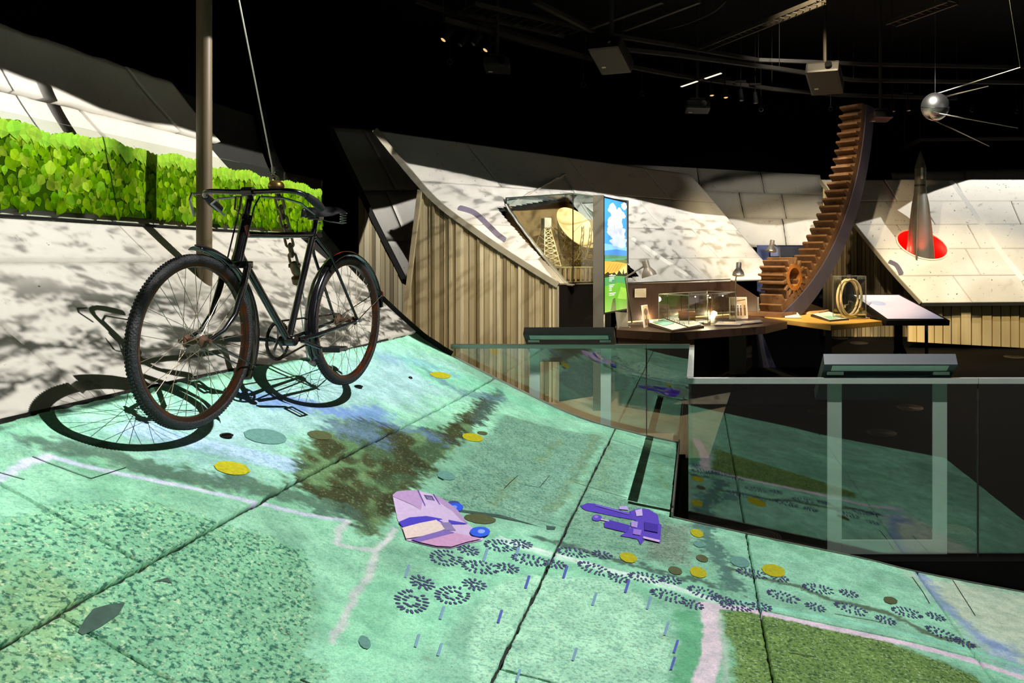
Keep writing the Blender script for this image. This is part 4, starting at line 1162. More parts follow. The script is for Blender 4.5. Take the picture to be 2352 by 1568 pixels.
for p, r in ((HT, .0245), ((.872, 0, .50), .023), (HB, .0245), ((.922, 0, .352), .023)):
    d = (Vector(HB) - Vector(HT)).normalized() * .012
    tube('lug', [Vector(p) - d, Vector(p) + d], r, par=frame)
tube('lug', [(.347, 0, .45), (.325, 0, .455)], .02, par=frame)
q = Bk(); q.lathe([(.022, -.04), (.026, -.036), (.026, .036), (.022, .04)], 20, Matrix.Translation(BBc) @ Matrix.Rotation(PI / 2, 4, 'X')); q.build('bottom_bracket', M_BIKE, frame, smooth=True)
for s in (-1, 1):
    tube('chain_stay', [(.51, s * .028, -.058), (.40, s * .042, -.05), (.03, s * .062, -.006), (0, s * .064, 0)], [.012, .011, .008, .008], par=frame)
    tube('seat_stay', [(.328, s * .014, .452), (.25, s * .045, .36), (.02, s * .064, .02), (0, s * .064, 0)], [.009, .008, .007, .007], par=frame)
    q = Bk(); q.lathe([(.011, -.006), (.011, .006)], 8, Matrix.Translation((0, s * .075, 0)) @ Matrix.Rotation(PI / 2, 4, 'X')); q.build('axle_nut', M_STEEL, bike)
    q = Bk(); q.lathe([(.010, -.006), (.010, .006)], 8, Matrix.Translation((WB, s * .062, 0)) @ Matrix.Rotation(PI / 2, 4, 'X')); q.build('axle_nut', M_RUST, bike)
tube('seat_post', [(.325, 0, .485), (.308, 0, .55)], .0125)
# fork
q = Bk(); q.box((.934, 0, .312), (.045, .13, .032)); fork = q.build('fork_crown', M_BIKE, bike, bevel=.008)
for s in (-1, 1):
    tube('fork_blade', [(.936, s * .054, .312), (.965, s * .054, .22), (1.02, s * .054, .10), (1.09, s * .052, .035), (WB - .01, s * .05, .0)], [.0145, .0135, .0115, .0095, .0085], par=fork)
tube('steerer', [(.905, 0, .41), (.84, 0, .622)], .0135, par=fork)
# handlebar with grips, levers, rods, bell
hb = [(.715, -.252, .585), (.775, -.250, .612), (.83, -.225, .636), (.853, -.17, .643), (.852, -.06, .640), (.852, .06, .640), (.853, .17, .643), (.83, .225, .636), (.775, .250, .612), (.715, .252, .585)]
bar = tube('handlebar', [tuple(p) for p in _catmull(hb, 5)], .0115)
tube('stem_clamp', [(.852, -.025, .640), (.852, .025, .640)], .021, par=bar)
tube('stem', [(.84, 0, .60), (.85, 0, .64)], .016, par=bar)
for s in (-1, 1):
    tube('grip', [(.80, s * .244, .624), (.76, s * .2505, .606), (.71, s * .2525, .583), (.69, s * .2525, .573)], [.015, .0185, .019, .0165], M_RUBB, bar)
    tube('brake_lever', [(.835, s * .05, .618), (.836, s * .16, .610), (.80, s * .215, .59), (.70, s * .225, .545)], .0052, M_STEEL, bar, 8)
    tube('brake_rod', [(.838, s * .045, .620), (.862, s * .034, .57), (.945, s * .034, .34)], .0035, M_BIKE, bar, 8)
tube('brake_lever', [(.852, -.232, .634), (.90, -.236, .628), (.912, -.236, .60), (.885, -.236, .53)], .0055, M_STEEL, bar, 8)
q = Bk(); q.lathe([(.034, 0), (.033, .010), (.027, .020), (.016, .027), (0, .030)], 24, Matrix.Translation((.842, .125, .662))); bell = q.build('bell', M_BRASS, bike, smooth=True)
q = Bk(); q.lathe([(.030, -.010), (.034, 0)], 24, Matrix.Translation((.842, .125, .662))); q.build('bell_base', M_RUST, bell, smooth=True)
tube('bell_clamp', [(.852, .105, .635), (.852, .135, .652)], .008, M_RUST, bell)
# lamp bracket in front of the head tube
lb = tube('lamp_bracket', [(.868, 0, .522), (.912, -.004, .540), (.918, -.006, .552), (.912, -.024, .556), (.905, -.024, .612), (.909, .006, .612), (.915, .006, .556)], .0035, M_RUST, n=6)
tube('bracket_band', [(.868, -.026, .518), (.892, 0, .512), (.868, .026, .518), (.846, 0, .524), (.868, -.026, .518)], .004, M_RUST, lb, 6)
# mudguards
def guard(name, c, R, a0, a1, w=.031):
    q = Bk(); n = 44; k = 7; G = []
    for i in range(n + 1):
        a = math.radians(a0 + (a1 - a0) * i / n); row = []
        for j in range(k):
            t = -1 + 2 * j / (k - 1)
            rr = R - .014 * t * t * abs(t)
            row.append((c[0] + rr * math.cos(a), c[1] + w * t, c[2] + rr * math.sin(a)))
        G.append(row)
    q.grid(G); o = q.build(name, M_BIKE, bike, smooth=True)
    s = o.modifiers.new('thickness', 'SOLIDIFY'); s.thickness = .0025
    return o
gf = guard('front_mudguard', FH, .388, 90, 212); gr = guard('rear_mudguard', (0, 0, 0), .378, -28, 172)
tube('mudguard_bead', [(WB + .392 * math.cos(math.radians(a)), 0, .392 * math.sin(math.radians(a))) for a in range(90, 213, 5)], .0035, par=gf, n=6)
tube('mudguard_bead', [(.382 * math.cos(math.radians(a)), 0, .382 * math.sin(math.radians(a))) for a in range(-28, 173, 5)], .0035, par=gr, n=6)
for s in (-1, 1):
    tube('stay', [(0, s * .068, .005), (.376 * math.cos(math.radians(160)), s * .03, .376 * math.sin(math.radians(160)))], .0032, par=gr, n=6)
    tube('stay', [(WB, s * .056, .005), (WB + .378 * math.cos(math.radians(203)), s * .03, .378 * math.sin(math.radians(203)))], .0032, par=gf, n=6)
q = Bk(); R = Matrix.Rotation(math.radians(-166), 3, 'Y'); q.box((-.372, 0, .086), (.022, .032, .075), R=Matrix.Rotation(.2, 3, 'Y')); rf = q.build('rear_reflector', M_GLOSSB, bike, bevel=.006)
q = Bk(); q.lathe([(.024, 0), (.022, .012), (.012, .018), (0, .019)], 18, Matrix.Translation((-.372, 0, .128)) @ Matrix.Rotation(-PI / 2, 4, 'Y')); q.build('reflector_lens', mat('dark_red_lens', (70, 18, 18), .2), rf, smooth=True)
# chainring, cranks, pedals, chain
CR = Vector((.55, -.052, -.06))
q = Bk(); n = 46; vs = []; fs = []
for i in range(n * 2):
    a = 2 * PI * i / (2 * n); r = .098 if i % 2 else .091
    for rr, y in ((r, -.002), (r, .002), (.080, .002), (.080, -.002)): vs.append((CR.x + rr * math.cos(a), CR.y + y, CR.z + rr * math.sin(a)))
for i in range(2 * n):
    j = (i + 1) % (2 * n)
    for k in range(4): fs.append((i * 4 + k, i * 4 + (k + 1) % 4, j * 4 + (k + 1) % 4, j * 4 + k))
q.add(vs, fs); crg = q.build('chainring', M_BIKE, bike)
for i in range(5):
    a = 2 * PI * i / 5 + .3; q = Bk(); q.bar(CR, CR + Vector((math.cos(a) * .084, 0, math.sin(a) * .084)), .013, .004, (0, 1, 0)); q.build('chainring_arm', M_STEEL, crg)
def crank(y, e, name):
    q = Bk(); q.tube([(BBc[0], y * .9, BBc[2]), (BBc[0], y, BBc[2]), e], [.012, .011, .0085], 10); o = q.build(name, M_BIKE, bike, smooth=True)
    s = 1 if y > 0 else -1
    pc = Vector(e) + Vector((0, s * .06, 0))
    q = Bk(); q.tube([e, Vector(e) + Vector((0, s * .115, 0))], .0055, 8)
    for yy in (.012, .108): q.box(Vector(e) + Vector((0, s * yy, 0)), (.072, .004, .016))
    pd = q.build('pedal', M_STEEL, o)
    for xx in (-.030, .030):
        q = Bk(); q.box(pc + Vector((xx, 0, 0)), (.019, .09, .024), R=Matrix.Rotation(.25, 3, 'Y')); q.build('pedal_rubber', M_RUBB, pd, bevel=.004)
        
crank(.075, (.385, .085, -.118), 'crank'); crank(-.075, (.712, -.085, -.035), 'crank')
sp = Vector((0, -.052, 0))
q = Bk(); q.lathe([(.036, -.002), (.036, .002)], 18, Matrix.Translation(sp) @ Matrix.Rotation(PI / 2, 4, 'X')); q.build('rear_sprocket', M_RUST, bike)
pts = [CR + Vector((.094 * math.cos(a), 0, .094 * math.sin(a))) for a in np.linspace(math.radians(96), math.radians(-96), 22)] + [sp + Vector((.036 * math.cos(a), 0, .036 * math.sin(a))) for a in np.linspace(math.radians(-96), math.radians(-264), 12)]
cl = pts + [pts[0]]; acc = []
for a, bq in zip(cl[:-1], cl[1:]):
    m_ = max(1, int((bq - a).length / .0127))
    acc += [(a + (bq - a) * i / m_, a + (bq - a) * (i + 1) / m_) for i in range(m_)]
q = Bk()
for i, (a, bq) in enumerate(acc): q.bar(a, bq, .006 if i % 2 else .004, .0085, (0, 0, 1) if abs((bq - a).normalized().z) < .9 else (1, 0, 0))
q.build('drive_chain', M_DARKCH, bike)
# saddle with coil springs
q = Bk(); G = []
prof = [(-.145, .088, .0), (-.125, .098, .010), (-.08, .095, .012), (-.03, .07, .006), (.02, .04, .0), (.07, .026, -.002), (.115, .021, -.006), (.135, .012, -.016)]
for x, w, z in prof:
    row = []
    for j in range(13):
        t = -1 + 2 * j / 12
        row.append((.295 + x, w * t, .605 + z - (.05 * abs(t) ** 3 if x > -.05 else .028 * abs(t) ** 4)))
    G.append(row)
q.grid(G); sd = q.build('saddle', M_LEATH, bike, smooth=True); m_ = sd.modifiers.new('thickness', 'SOLIDIFY'); m_.thickness = .006
ss = sd.modifiers.new('round', 'SUBSURF'); ss.levels = ss.render_levels = 1
for s in (-1, 1):
    tube('coil_spring', [(.172 + .015 * math.cos(t), s * .072 + .015 * math.sin(t), .528 + .065 * t / (10 * PI)) for t in np.linspace(0, 10 * PI, 80)], .0026, M_STEEL, sd, 6)
    tube('saddle_rail', [(.172, s * .072, .528), (.24, s * .035, .535), (.33, s * .02, .548), (.41, 0, .575)], .0035, M_STEEL, sd, 6)
q = Bk(); q.box((.31, 0, .553), (.05, .06, .028)); q.build('saddle_clamp', M_BIKE, sd, bevel=.005)
q = Bk(); q.box((.893, .021, .462), (.02, .004, .05), R=Matrix.Rotation(.3, 3, 'Y')); q.build('head_badge', mat('faded_red_badge', (110, 44, 34), .5), bike)

# ------------------------------------------------------------------ heavy chain and cable the bicycle hangs from
M_CHAIN = mat('weathered_chain_steel', (118, 102, 78), .45, .7, var=.3, vscale=30., rust=((110, 62, 30), .58, 16.))
ca, cb = P(629, 408, 4.30), P(676, 606, 4.55)
ch = thing('lifting_chain', 'heavy rusty link chain with swivel hook slung behind the bicycle frame', 'chain', cb)
d = (cb - ca); nl = 9; st = d / nl; dz = d.normalized(); sx = Vector((1, .2, 0)); sx = (sx - dz * sx.dot(dz)).normalized(); sy = dz.cross(sx)
for i in range(nl):
    c = ca + st * (i + .5); e = sx if i % 2 == 0 else sy
    hl = st.length * .5 + .010; w = .019
    pts = [c + e * w * math.cos(t) + dz * (math.copysign(hl - w, math.sin(t)) if abs(math.sin(t)) > 1e-6 else 0) + dz * w * math.sin(t) for t in np.linspace(.001, 2 * PI - .001, 21)[:-1]]
    q = MB(); q.tube(pts, .0072, 8, closed=True); q.build('chain_link', M_CHAIN, ch, smooth=True)
q = MB(); q.tube([cb - dz * .012, cb + dz * .02, cb + dz * .05, cb + dz * .075], [.014, .026, .024, .016], 14); q.tube([cb + dz * .075, cb + dz * .085, cb + dz * .12, cb + dz * .13], [.014, .032, .032, .02], 16); q.build('swivel', M_CHAIN, ch, smooth=True)
q = MB(); q.tube([cb + sx * -.03 + dz * .01, cb + sx * .03 + dz * .01], .012, 10); q.build('shackle_pin', M_CHAIN, ch, smooth=True)
M_WIRE = mat('bright_steel_cable', (190, 188, 180), .35, .9, var=.08)
ct = P(549, 0, 4.05); dirc = (ct - P(627, 392, 4.30)).normalized(); top = P(627, 392, 4.30) + dirc * ((5.70 - P(627, 392, 4.30).z) / dirc.z)
wr = thing('suspension_cable', 'thin steel cable running up to the ceiling from the bicycle chain', 'cable', ca)
q = MB(); q.tube([P(627, 392, 4.30), top], .0042, 6); q.build('wire', M_WIRE, wr)
q = MB(); q.tube([P(627, 384, 4.30), P(628, 396, 4.30)], .011, 10); q.build('ferrule', M_STEEL, wr)
a0 = P(627, 396, 4.30); q = MB(); q.tube([a0, a0 + Vector((-.012, 0, -.03)), a0 + Vector((-.006, 0, -.055)), a0 + Vector((.012, 0, -.055)), a0 + Vector((.02, 0, -.03)), a0], .0045, 6); q.build('thimble', M_STEEL, wr)
e0 = cb + dz * .13; an = T(716, 835)
an.z += .0
tw = thing('tie_wires', 'pair of taut steel wires anchoring the chain to the slope', 'cable', an)
for s in (-.012, .012):
    q = MB(); q.tube([e0 + Vector((s, 0, 0)), an + Vector((s * 2, 0, .02))], .0035, 6); q.build('wire', M_WIRE, tw)
q = MB(); q.lathe([(.03, -.01), (.03, .01), (.012, .02), (.012, .03)], 14, Matrix.Translation(an)); q.build('anchor_plate', M_STEEL, tw)

# ------------------------------------------------------------------ tall post and leaf-printed glass
M_POST = mat('brown_painted_post', (98, 84, 60), .5, var=.12, vscale=6., stretch=(8., 8., .6))
pb = T(469, 640)
po = thing('post', 'tall round brown post rising from the lunar wall to the ceiling', 'post', (pb.x, pb.y, pb.z))
q = MB(); q.tube([(pb.x, pb.y, pb.z - .05), (pb.x, pb.y, 5.72)], .0415, 24); q.build('shaft', M_POST, po, smooth=True)
q = MB(); q.lathe([(.085, .0), (.085, -.02), (.0415, -.03)], 24, Matrix.Translation((pb.x, pb.y, 5.7))); q.build('ceiling_flange', M_BLACK, po, smooth=True)

LX = -3.20
lp = thing('leaf_panel', 'long glass panel printed with bright green leaves along the lunar wall', 'glass panel', (LX, 5., 2.02))
LG = glass_mat('clear_panel_glass', (244, 248, 242), .01)
for y0, y1 in ((1.4, 6.28), (6.29, 6.915)):
    q = MB(); q.box((LX, (y0 + y1) / 2, 2.281), (.010, y1 - y0 - .004, .495)); q.build('glass_pane', LG, lp)
m = bpy.data.materials.new('printed_leaves'); m.use_nodes = True
N = NT(m.node_tree); bs = m.node_tree.nodes['Principled BSDF']
at = N.n('ShaderNodeAttribute', attribute_name='Col')
tr = N.n('ShaderNodeBsdfTranslucent'); df = N.n('ShaderNodeBsdfDiffuse'); mx = N.n('ShaderNodeMixShader'); mx.inputs[0].default_value = .35
gn = N.n('ShaderNodeNewGeometry'); cc = N.mulc(at.outputs['Color'], N.mix(N.noise(gn.outputs['Position'], 30., 4.), (.8,) * 3, (1.2,) * 3))
for s_ in (tr, df): N.nt.links.new(cc, s_.inputs[0])
N.nt.links.new(df.outputs[0], mx.inputs[1]); N.nt.links.new(tr.outputs[0], mx.inputs[2]); N.nt.links.new(mx.outputs[0], m.node_tree.nodes['Material Output'].inputs[0])
MLEAF = m
r = random.Random(5)
q = MB()
ztop = lambda y: 2.488 - .035 * sstep(4.2, 6.9, y) + .012 * math.sin(y * 9.) + .008 * math.sin(y * 23. + 1)
ys_ = np.linspace(1.42, 6.90, 150)
for a, c in zip(ys_[:-1], ys_[1:]):
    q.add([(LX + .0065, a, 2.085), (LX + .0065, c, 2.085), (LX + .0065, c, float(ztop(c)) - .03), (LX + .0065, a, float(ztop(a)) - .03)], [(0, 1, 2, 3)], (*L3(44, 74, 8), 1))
def leaf(cy, cz, ln, wd, ang, base, x):
    ca_, sa_ = math.cos(ang), math.sin(ang)
    def pt(t, w): yy, zz = w, -t; return (x, cy + yy * ca_ - zz * sa_, cz + yy * sa_ + zz * ca_)
    ts = [0, .14, .34, .58, .8, 1.]; ws = [0, .62, 1., .82, .42, 0]
    mid = [pt(t * ln, 0) for t in ts]
    L_ = [pt(t * ln, -w * wd) for t, w in zip(ts, ws)]; R_ = [pt(t * ln, w * wd) for t, w in zip(ts, ws)]
    for i in range(5):
        k = 1.0 - .10 * i * (r.random())
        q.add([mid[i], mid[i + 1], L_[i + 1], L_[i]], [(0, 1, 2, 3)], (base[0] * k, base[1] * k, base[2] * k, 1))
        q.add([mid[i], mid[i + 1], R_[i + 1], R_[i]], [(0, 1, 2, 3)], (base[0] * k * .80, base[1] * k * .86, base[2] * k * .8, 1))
shades = [(150, 208, 18), (172, 222, 30), (128, 190, 8), (104, 168, 10), (186, 226, 60), (140, 200, 40)]
n = 3000
for i in range(n):
    y = 1.45 + 5.42 * r.random(); hgt = r.random()
    zmax = float(ztop(y)); z = 2.105 + (zmax - 2.105) * hgt
    big = r.random()
    ln = (.040 + .050 * big ** 2); sh = shades[r.randrange(6)]
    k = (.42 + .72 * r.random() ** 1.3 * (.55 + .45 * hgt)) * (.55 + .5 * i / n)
    base = [c * k for c in L3(*sh)]
    leaf(y, min(z + ln * .3, zmax), ln, ln * (.34 + .1 * r.random()), r.uniform(-1.0, 1.0), base, LX + .007 + .004 * i / n)
for i in range(150):                      # soft round tops along the upper edge
    y = 1.45 + 5.4 * i / 149; z = float(ztop(y)); ln = .07 + .035 * r.random()
    base = [c * (.9 + .2 * r.random()) for c in L3(168, 218, 66)]
    leaf(y, z + .004, ln, ln * .48, r.uniform(-.3, .3), base, LX + .0112 + .0035 * ((i * 37) % 150) / 150)
q.v = [(x, y, max(z, 2.052)) for x, y, z in q.v]
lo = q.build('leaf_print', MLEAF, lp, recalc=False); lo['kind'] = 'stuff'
q = MB(); q.bar((LX, 1.4, 2.048), (LX, 6.915, 2.048), .014, .012); q.build('base_channel', M_BLACK, lp)

# ------------------------------------------------------------------ telescope case, screen pillar, desk
M_BROWN = mat('dark_walnut', (70, 50, 38), .42, var=.18, vscale=5., stretch=(9., 9., .8), spec=.4)
M_BLKCAB = mat('black_cabinet', (24, 20, 18), .55, var=.2)
M_GREYM = mat('grey_metal', (122, 118, 108), .45, .3, var=.06)
M_DARKM = mat('charcoal_metal', (46, 45, 46), .45, .3, var=.08)
M_PAPER = mat('white_paper', (226, 220, 204), .8, var=.05)
M_CREAM = mat('cream_card', (222, 208, 168), .8, var=.06)
M_MINT = mat('mint_print', (140, 196, 176), .8, var=.06)
M_TAN = mat('tan_board', (186, 150, 98), .6, var=.12, vscale=4.)
M_MODEL = mat('cream_model_paint', (232, 206, 156), .5, var=.05)
M_LATT = mat('ivory_lattice', (226, 208, 166), .5, var=.08)
M_NAVY = mat('navy_panel', (24, 26, 44), .5, var=.15)
GC = glass_mat('case_glass', (246, 250, 248), .02)
M_SILV = mat('silver_edge', (170, 168, 160), .35, .7, var=.05)

def slabz(q, plan, z0, z1): q.prism([(x, y, z0) for x, y in plan], (0, 0, z1 - z0)); return q
# plinth below the telescope case
pl = [(-1.525, 8.99), (-1.0, 9.40), (-1.1, 10.35), (-1.95, 9.75)]
o = thing('display_plinth', 'black plinth under the telescope case beside the ribbed wedge', 'plinth', (-1.3, 9.4, zf(9.2)))
q = MB(); slabz(q, pl, zf(9.0) + .02, 1.575); q.build('body', M_BLKCAB, o)
q = MB(); slabz(q, [(-1.53, 8.98), (-1.0, 9.395), (-1.03, 9.43), (-1.55, 9.02)], 1.577, 1.592); q.build('top_edge', M_PALE, o)
# recess walls and floor of the case
o = thing('case_recess', 'tan lined recess holding the telescope model', 'recess', (CA.x, CA.y, 1.56))
cent = (CA + CC) / 2
def shell_z(x, y):
    """height of the middle shell over a plan point"""
    global _s2
    try: _s2
    except NameError:
        u = np.linspace(0, 1, 161)[:, None] * np.ones((1, 161)); v = np.ones((161, 1)) * np.linspace(0, 1, 161)[None]
        _s2 = fn2(u, v)[0].reshape(-1, 3)
    return float(_s2[np.argmin((_s2[:, 0] - x) ** 2 + (_s2[:, 1] - y) ** 2), 2])
for a, c, ins in ((CB, CC, .004), (CC, CD, .004), (CA, CB, .004)):
    n = 16; up = []; dn = []
    for i in range(n + 1):
        p = a + (c - a) * i / n; p = p + (cent - p) * ins
        up.append((p.x, p.y, max(shell_z(p.x, p.y) - .01, 1.565))); dn.append((p.x, p.y, 1.56))
    q = MB(); q.add(up + dn, [(i, i + 1, n + 2 + i, n + 1 + i) for i in range(n)]); w = q.build('lining_panel', M_TAN, o)
    w.modifiers.new('thickness', 'SOLIDIFY').thickness = .012
    q = MB()
    for p0_, p1_ in zip(up[:-1], up[1:]): q.bar(Vector(p0_) + Vector((0, 0, .012)), Vector(p1_) + Vector((0, 0, .012)), .05, .014)
    q.build('recess_edge', MCON2, o)
q = MB(); slabz(q, [((p + (cent - p) * .03).x, (p + (cent - p) * .03).y) for p in (CA, CB, CC, CD)], 1.600, 1.606); q.build('recess_floor', M_TAN, o)
# glass case
o = thing('model_case', 'large glass case over the radio telescope model', 'display case', (cent.x, cent.y, 1.60))
ZC = 2.586
for a, c in ((CA, CB), (CB, CC), (CC, CD), (CD, CA)):
    q = MB(); q.prism([(a.x, a.y, 1.60), (c.x, c.y, 1.60), (c.x, c.y, ZC), (a.x, a.y, ZC)], (a - c).normalized().cross(Vector((0, 0, 1))) * .008); q.build('glass_pane', GC, o)
    q = MB(); q.bar((a.x, a.y, 1.60), (a.x, a.y, ZC), .012); q.build('corner_seam', M_DARKM, o)
    q = MB(); q.bar((a.x, a.y, ZC + .004), (c.x, c.y, ZC + .004), .018, .012); q.build('top_seam', mat('glass_edge_green', (70, 92, 84), .3), o)
q = MB(); slabz(q, [(p.x, p.y) for p in (CA, CB, CC, CD)], ZC + .006, ZC + .012); q.build('glass_lid', GC, o)
# radio telescope model: round base, two lattice towers, cradle, bowl
tc = Vector((-1.52, 9.78, 1.56))
tel = thing('telescope_model', 'cream radio telescope model with tilted dish on lattice towers in the case', 'model', tc)
q = MB(); q.lathe([(.43, 0), (.43, .02), (.42, .025), (.40, .025)], 40, Matrix.Translation(tc)); q.lathe([(.40, .19), (.41, .20), (.41, .215), (0, .215)], 40, Matrix.Translation(tc)); q.build('ring_base', M_LATT, tel, smooth=True)
for i in range(44):
    a = 2 * PI * i / 44; q = MB(); p = tc + Vector((.405 * math.cos(a), .405 * math.sin(a), .02)); q.bar(p, p + Vector((0, 0, .175)), .020, .016, (math.cos(a), math.sin(a), 0)); q.build('base_post', M_LATT, tel)
dx = Vector((.83, .55, 0)).normalized(); dyv = Vector((-dx.y, dx.x, 0))      # line between the two towers
base_z = 1.78; axle_z = 2.20
r_ = random.Random(3)
def lattice(name, corners0, corners1, n, rr, par):
    q = MB(); m_ = len(corners0)
    L_ = [[c0 + (c1 - c0) * i / n for c0, c1 in zip(corners0, corners1)] for i in range(n + 1)]
    for i in range(n):
        for k in range(m_):
            k2 = (k + 1) % m_
            q.bar(L_[i][k], L_[i + 1][k], rr * 1.4); q.bar(L_[i][k], L_[i + 1][k2], rr); q.bar(L_[i + 1][k], L_[i + 1][k2], rr); q.bar(L_[i][k2], L_[i + 1][k], rr)
    return q.build(name, M_LATT, par)
for s in (-1, 1):
    c0 = tc + dx * s * .34; c0.z = base_z
    low = [c0 + dx * a * .10 + dyv * b_ * .24 for a, b_ in ((-1, -1), (1, -1), (1, 1), (-1, 1))]
    hc = tc + dx * s * .32; hc.z = axle_z + .06
    hi = [hc + dx * a * .03 + dyv * b_ * .03 for a, b_ in ((-1, -1), (1, -1), (1, 1), (-1, 1))]
    lattice('lattice_tower', low, hi, 8, .0075, tel)
    q = MB(); q.box(hc + Vector((0, 0, .03)), (.09, .11, .12), rz=math.atan2(dx.y, dx.x)); q.build('tower_head', mat('pale_grey_model', (196, 188, 172), .5), tel, bevel=.01)
lattice('base_truss', [tc + dx * -.40 + dyv * b_ * .05 + Vector((0, 0, z_)) for b_, z_ in ((-1, .225), (1, .225), (1, .29), (-1, .29))], [tc + dx * .40 + dyv * b_ * .05 + Vector((0, 0, z_)) for b_, z_ in ((-1, .225), (1, .225), (1, .29), (-1, .29))], 12, .007, tel)
ax = Vector((.68, -.42, .60)).normalized()                                  # where the bowl looks
M3 = ax.to_track_quat('Z', 'Y').to_matrix().to_4x4(); dc = P(1320, 530, 9.72)
Md = Matrix.Translation(dc) @ M3
RB = .31
prof = [(RB * t, .11 * t * t - .05) for t in np.linspace(0, 1, 12)]
q = MB(); q.lathe([(max(r0, .0001), z) for r0, z in prof] + [(RB, .062), (RB - .004, .064)] + [(max(RB * t - .004, .0001), .11 * t * t - .044) for t in np.linspace(1, 0, 12)], 56, Md); q.build('bowl', M_MODEL, tel, smooth=True)
q = MB(); q.tube([Md @ Vector((0, 0, -.04)), Md @ Vector((0, 0, .16))], [.005, .0025], 8); q.build('aerial_mast', M_LATT, tel)
q = MB()                                                                   # cradle behind the bowl
for i in range(16):
    a = 2 * PI * i / 16
    p0 = Md @ Vector((RB * .95 * math.cos(a), RB * .95 * math.sin(a), .04)); p1 = Md @ Vector((RB * .42 * math.cos(a + .2), RB * .42 * math.sin(a + .2), -.15)); p2 = Md @ Vector((RB * .42 * math.cos(a - .2), RB * .42 * math.sin(a - .2), -.15))
    q.bar(p0, p1, .005); q.bar(p0, p2, .005); q.bar(p1, p2, .006); q.bar(p1, Md @ Vector((0, 0, -.22)), .005); q.bar(p1, Md @ Vector((RB * .6 * math.cos(a), RB * .6 * math.sin(a), -.01)), .004)
q.build('bowl_cradle', M_LATT, tel)
q = MB()
for i in range(40):                                                        # wheel-girder lattice below the bowl
    a, c = (Md @ Vector((r_.uniform(-.2, .2), r_.uniform(-.2, .2), -.13))), tc + dx * r_.uniform(-.3, .3) + dyv * r_.uniform(-.12, .12) + Vector((0, 0, r_.uniform(.26, .36)))
    q.bar(a, c, .006)
q.build('wheel_girder', M_LATT, tel)
q = MB()
for i in range(14):
    a0, a1 = PI * i / 13 - .1, PI * (i + 1) / 13 - .1
    for yy in (-.05, .05):
        g = lambda a, R: dc + dyv * (math.cos(a) * R) + dx * (yy) + Vector((0, 0, -math.sin(a) * R * 1.05))
        q.bar(g(a0, .36), g(a1, .36), .008); q.bar(g(a0, .30), g(a1, .30), .007); q.bar(g(a0, .30), g(a1, .36), .005); q.bar(g(a0, .36), g(a1, .30), .005)
q.build('bicycle_wheel_girder', M_LATT, tel)
lamp('case_light', 'SPOT', (-.9, 8.2, 4.6), 750, (1., .84, .58), .05, target=(-1.55, 9.8, 2.0), spot=22, blend=.5)

# ---- screen pillar
o = thing('screen_pillar', 'tall grey pillar carrying an upright screen with a painted landscape', 'screen', (-1.09, 8.62, zf(8.6)))
sl, sr = P(1387, 450, 8.60), P(1440, 461, 9.39); zb_ = P(1387, 722, 8.60).z; ztp = sl.z
dv_ = (Vector((sr.x, sr.y, 0)) - Vector((sl.x, sl.y, 0))); wS_ = dv_.length; dv_.normalize(); nv_ = Vector((dv_.y, -dv_.x, 0))
q = MB(); q.prism([(P(1362, 0, 8.6).x, 8.6, zf(8.6)), (sl.x - .002, 8.6, zf(8.6)), (sl.x - .002, 8.6, ztp + .012), (P(1362, 0, 8.6).x, 8.6, ztp + .012)], (0, .12, 0)); q.build('post', M_GREYM, o, bevel=.004)
def scr(u, v, off=0.): return Vector((sl.x, sl.y, 0)) + dv_ * (u * wS_) + Vector((0, 0, zb_ + (ztp - zb_) * v)) + nv_ * off
q = MB(); q.prism([scr(0, 0), scr(1, 0), scr(1, 1), scr(0, 1)], nv_ * -.05); q.build('screen_case', M_BLACK, o)
M_SCR = mat('lit_screen_picture', (255, 255, 255), .4, var=.10, vscale=9., emit=1.0, attr='Col', spec=.1)
q = MB()
def sp(rgb, pts, off): q.face([scr(u, v, off) for u, v in pts], (*L3(*rgb), 1))
sp((62, 142, 222), [(.02, .50), (.98, .50), (.98, .985), (.02, .985)], .002)
sp((120, 178, 232), [(.02, .50), (.98, .50), (.98, .58), (.02, .60)], .0024)
for cx, cy, rx, ry, c in ((.5, .80, .30, .10, (198, 204, 222)), (.55, .70, .38, .07, (186, 194, 214)), (.35, .90, .18, .05, (226, 224, 236)), (.62, .62, .36, .05, (176, 190, 216)), (.3, .74, .16, .05, (206, 210, 226)), (.85, .86, .07, .02, (220, 222, 236)), (.86, .95, .14, .03, (232, 226, 240)), (.22, .78, .08, .04, (228, 228, 240)), (.65, .87, .2, .05, (214, 216, 230))):
    sp(c, [(min(.98, max(.02, cx + rx * math.cos(t) * (1 + .18 * math.sin(5 * t + cx * 9)))), cy + ry * math.sin(t) * (1 + .2 * math.cos(4 * t + cy * 7))) for t in np.linspace(0, 2 * PI, 25)[:-1]], .0028 + .0002 * cx)
sp((70, 134, 206), [(.02, .50), (.98, .495), (.98, .545), (.5, .555), (.02, .54)], .0034)
sp((84, 132, 98), [(.02, .46), (.98, .47), (.98, .50), (.02, .505)], .0036); sp((74, 156, 118), [(.02, .445), (.6, .455), (.98, .47), (.5, .475), (.02, .47)], .0038)
sp((98, 112, 60), [(.3, .44), (.98, .435), (.98, .465), (.5, .462)], .004)
sp((214, 164, 70), [(.02, .34), (.98, .36), (.98, .43), (.5, .445), (.02, .45)], .0042); sp((226, 192, 116), [(.02, .33), (.4, .34), (.98, .42), (.98, .32), (.02, .30)], .0044)
for k in range(5): sp((182, 126, 52), [(.05 + .12 * k, .36), (.09 + .12 * k, .36), (.30 + .12 * k, .43), (.27 + .12 * k, .43)], .0045)
sp((34, 42, 22), [(.02, .30), (.98, .30), (.98, .345), (.85, .335), (.82, .385), (.76, .33), (.62, .37), (.52, .33), (.40, .355), (.3, .325), (.15, .36), (.02, .34)], .0047)
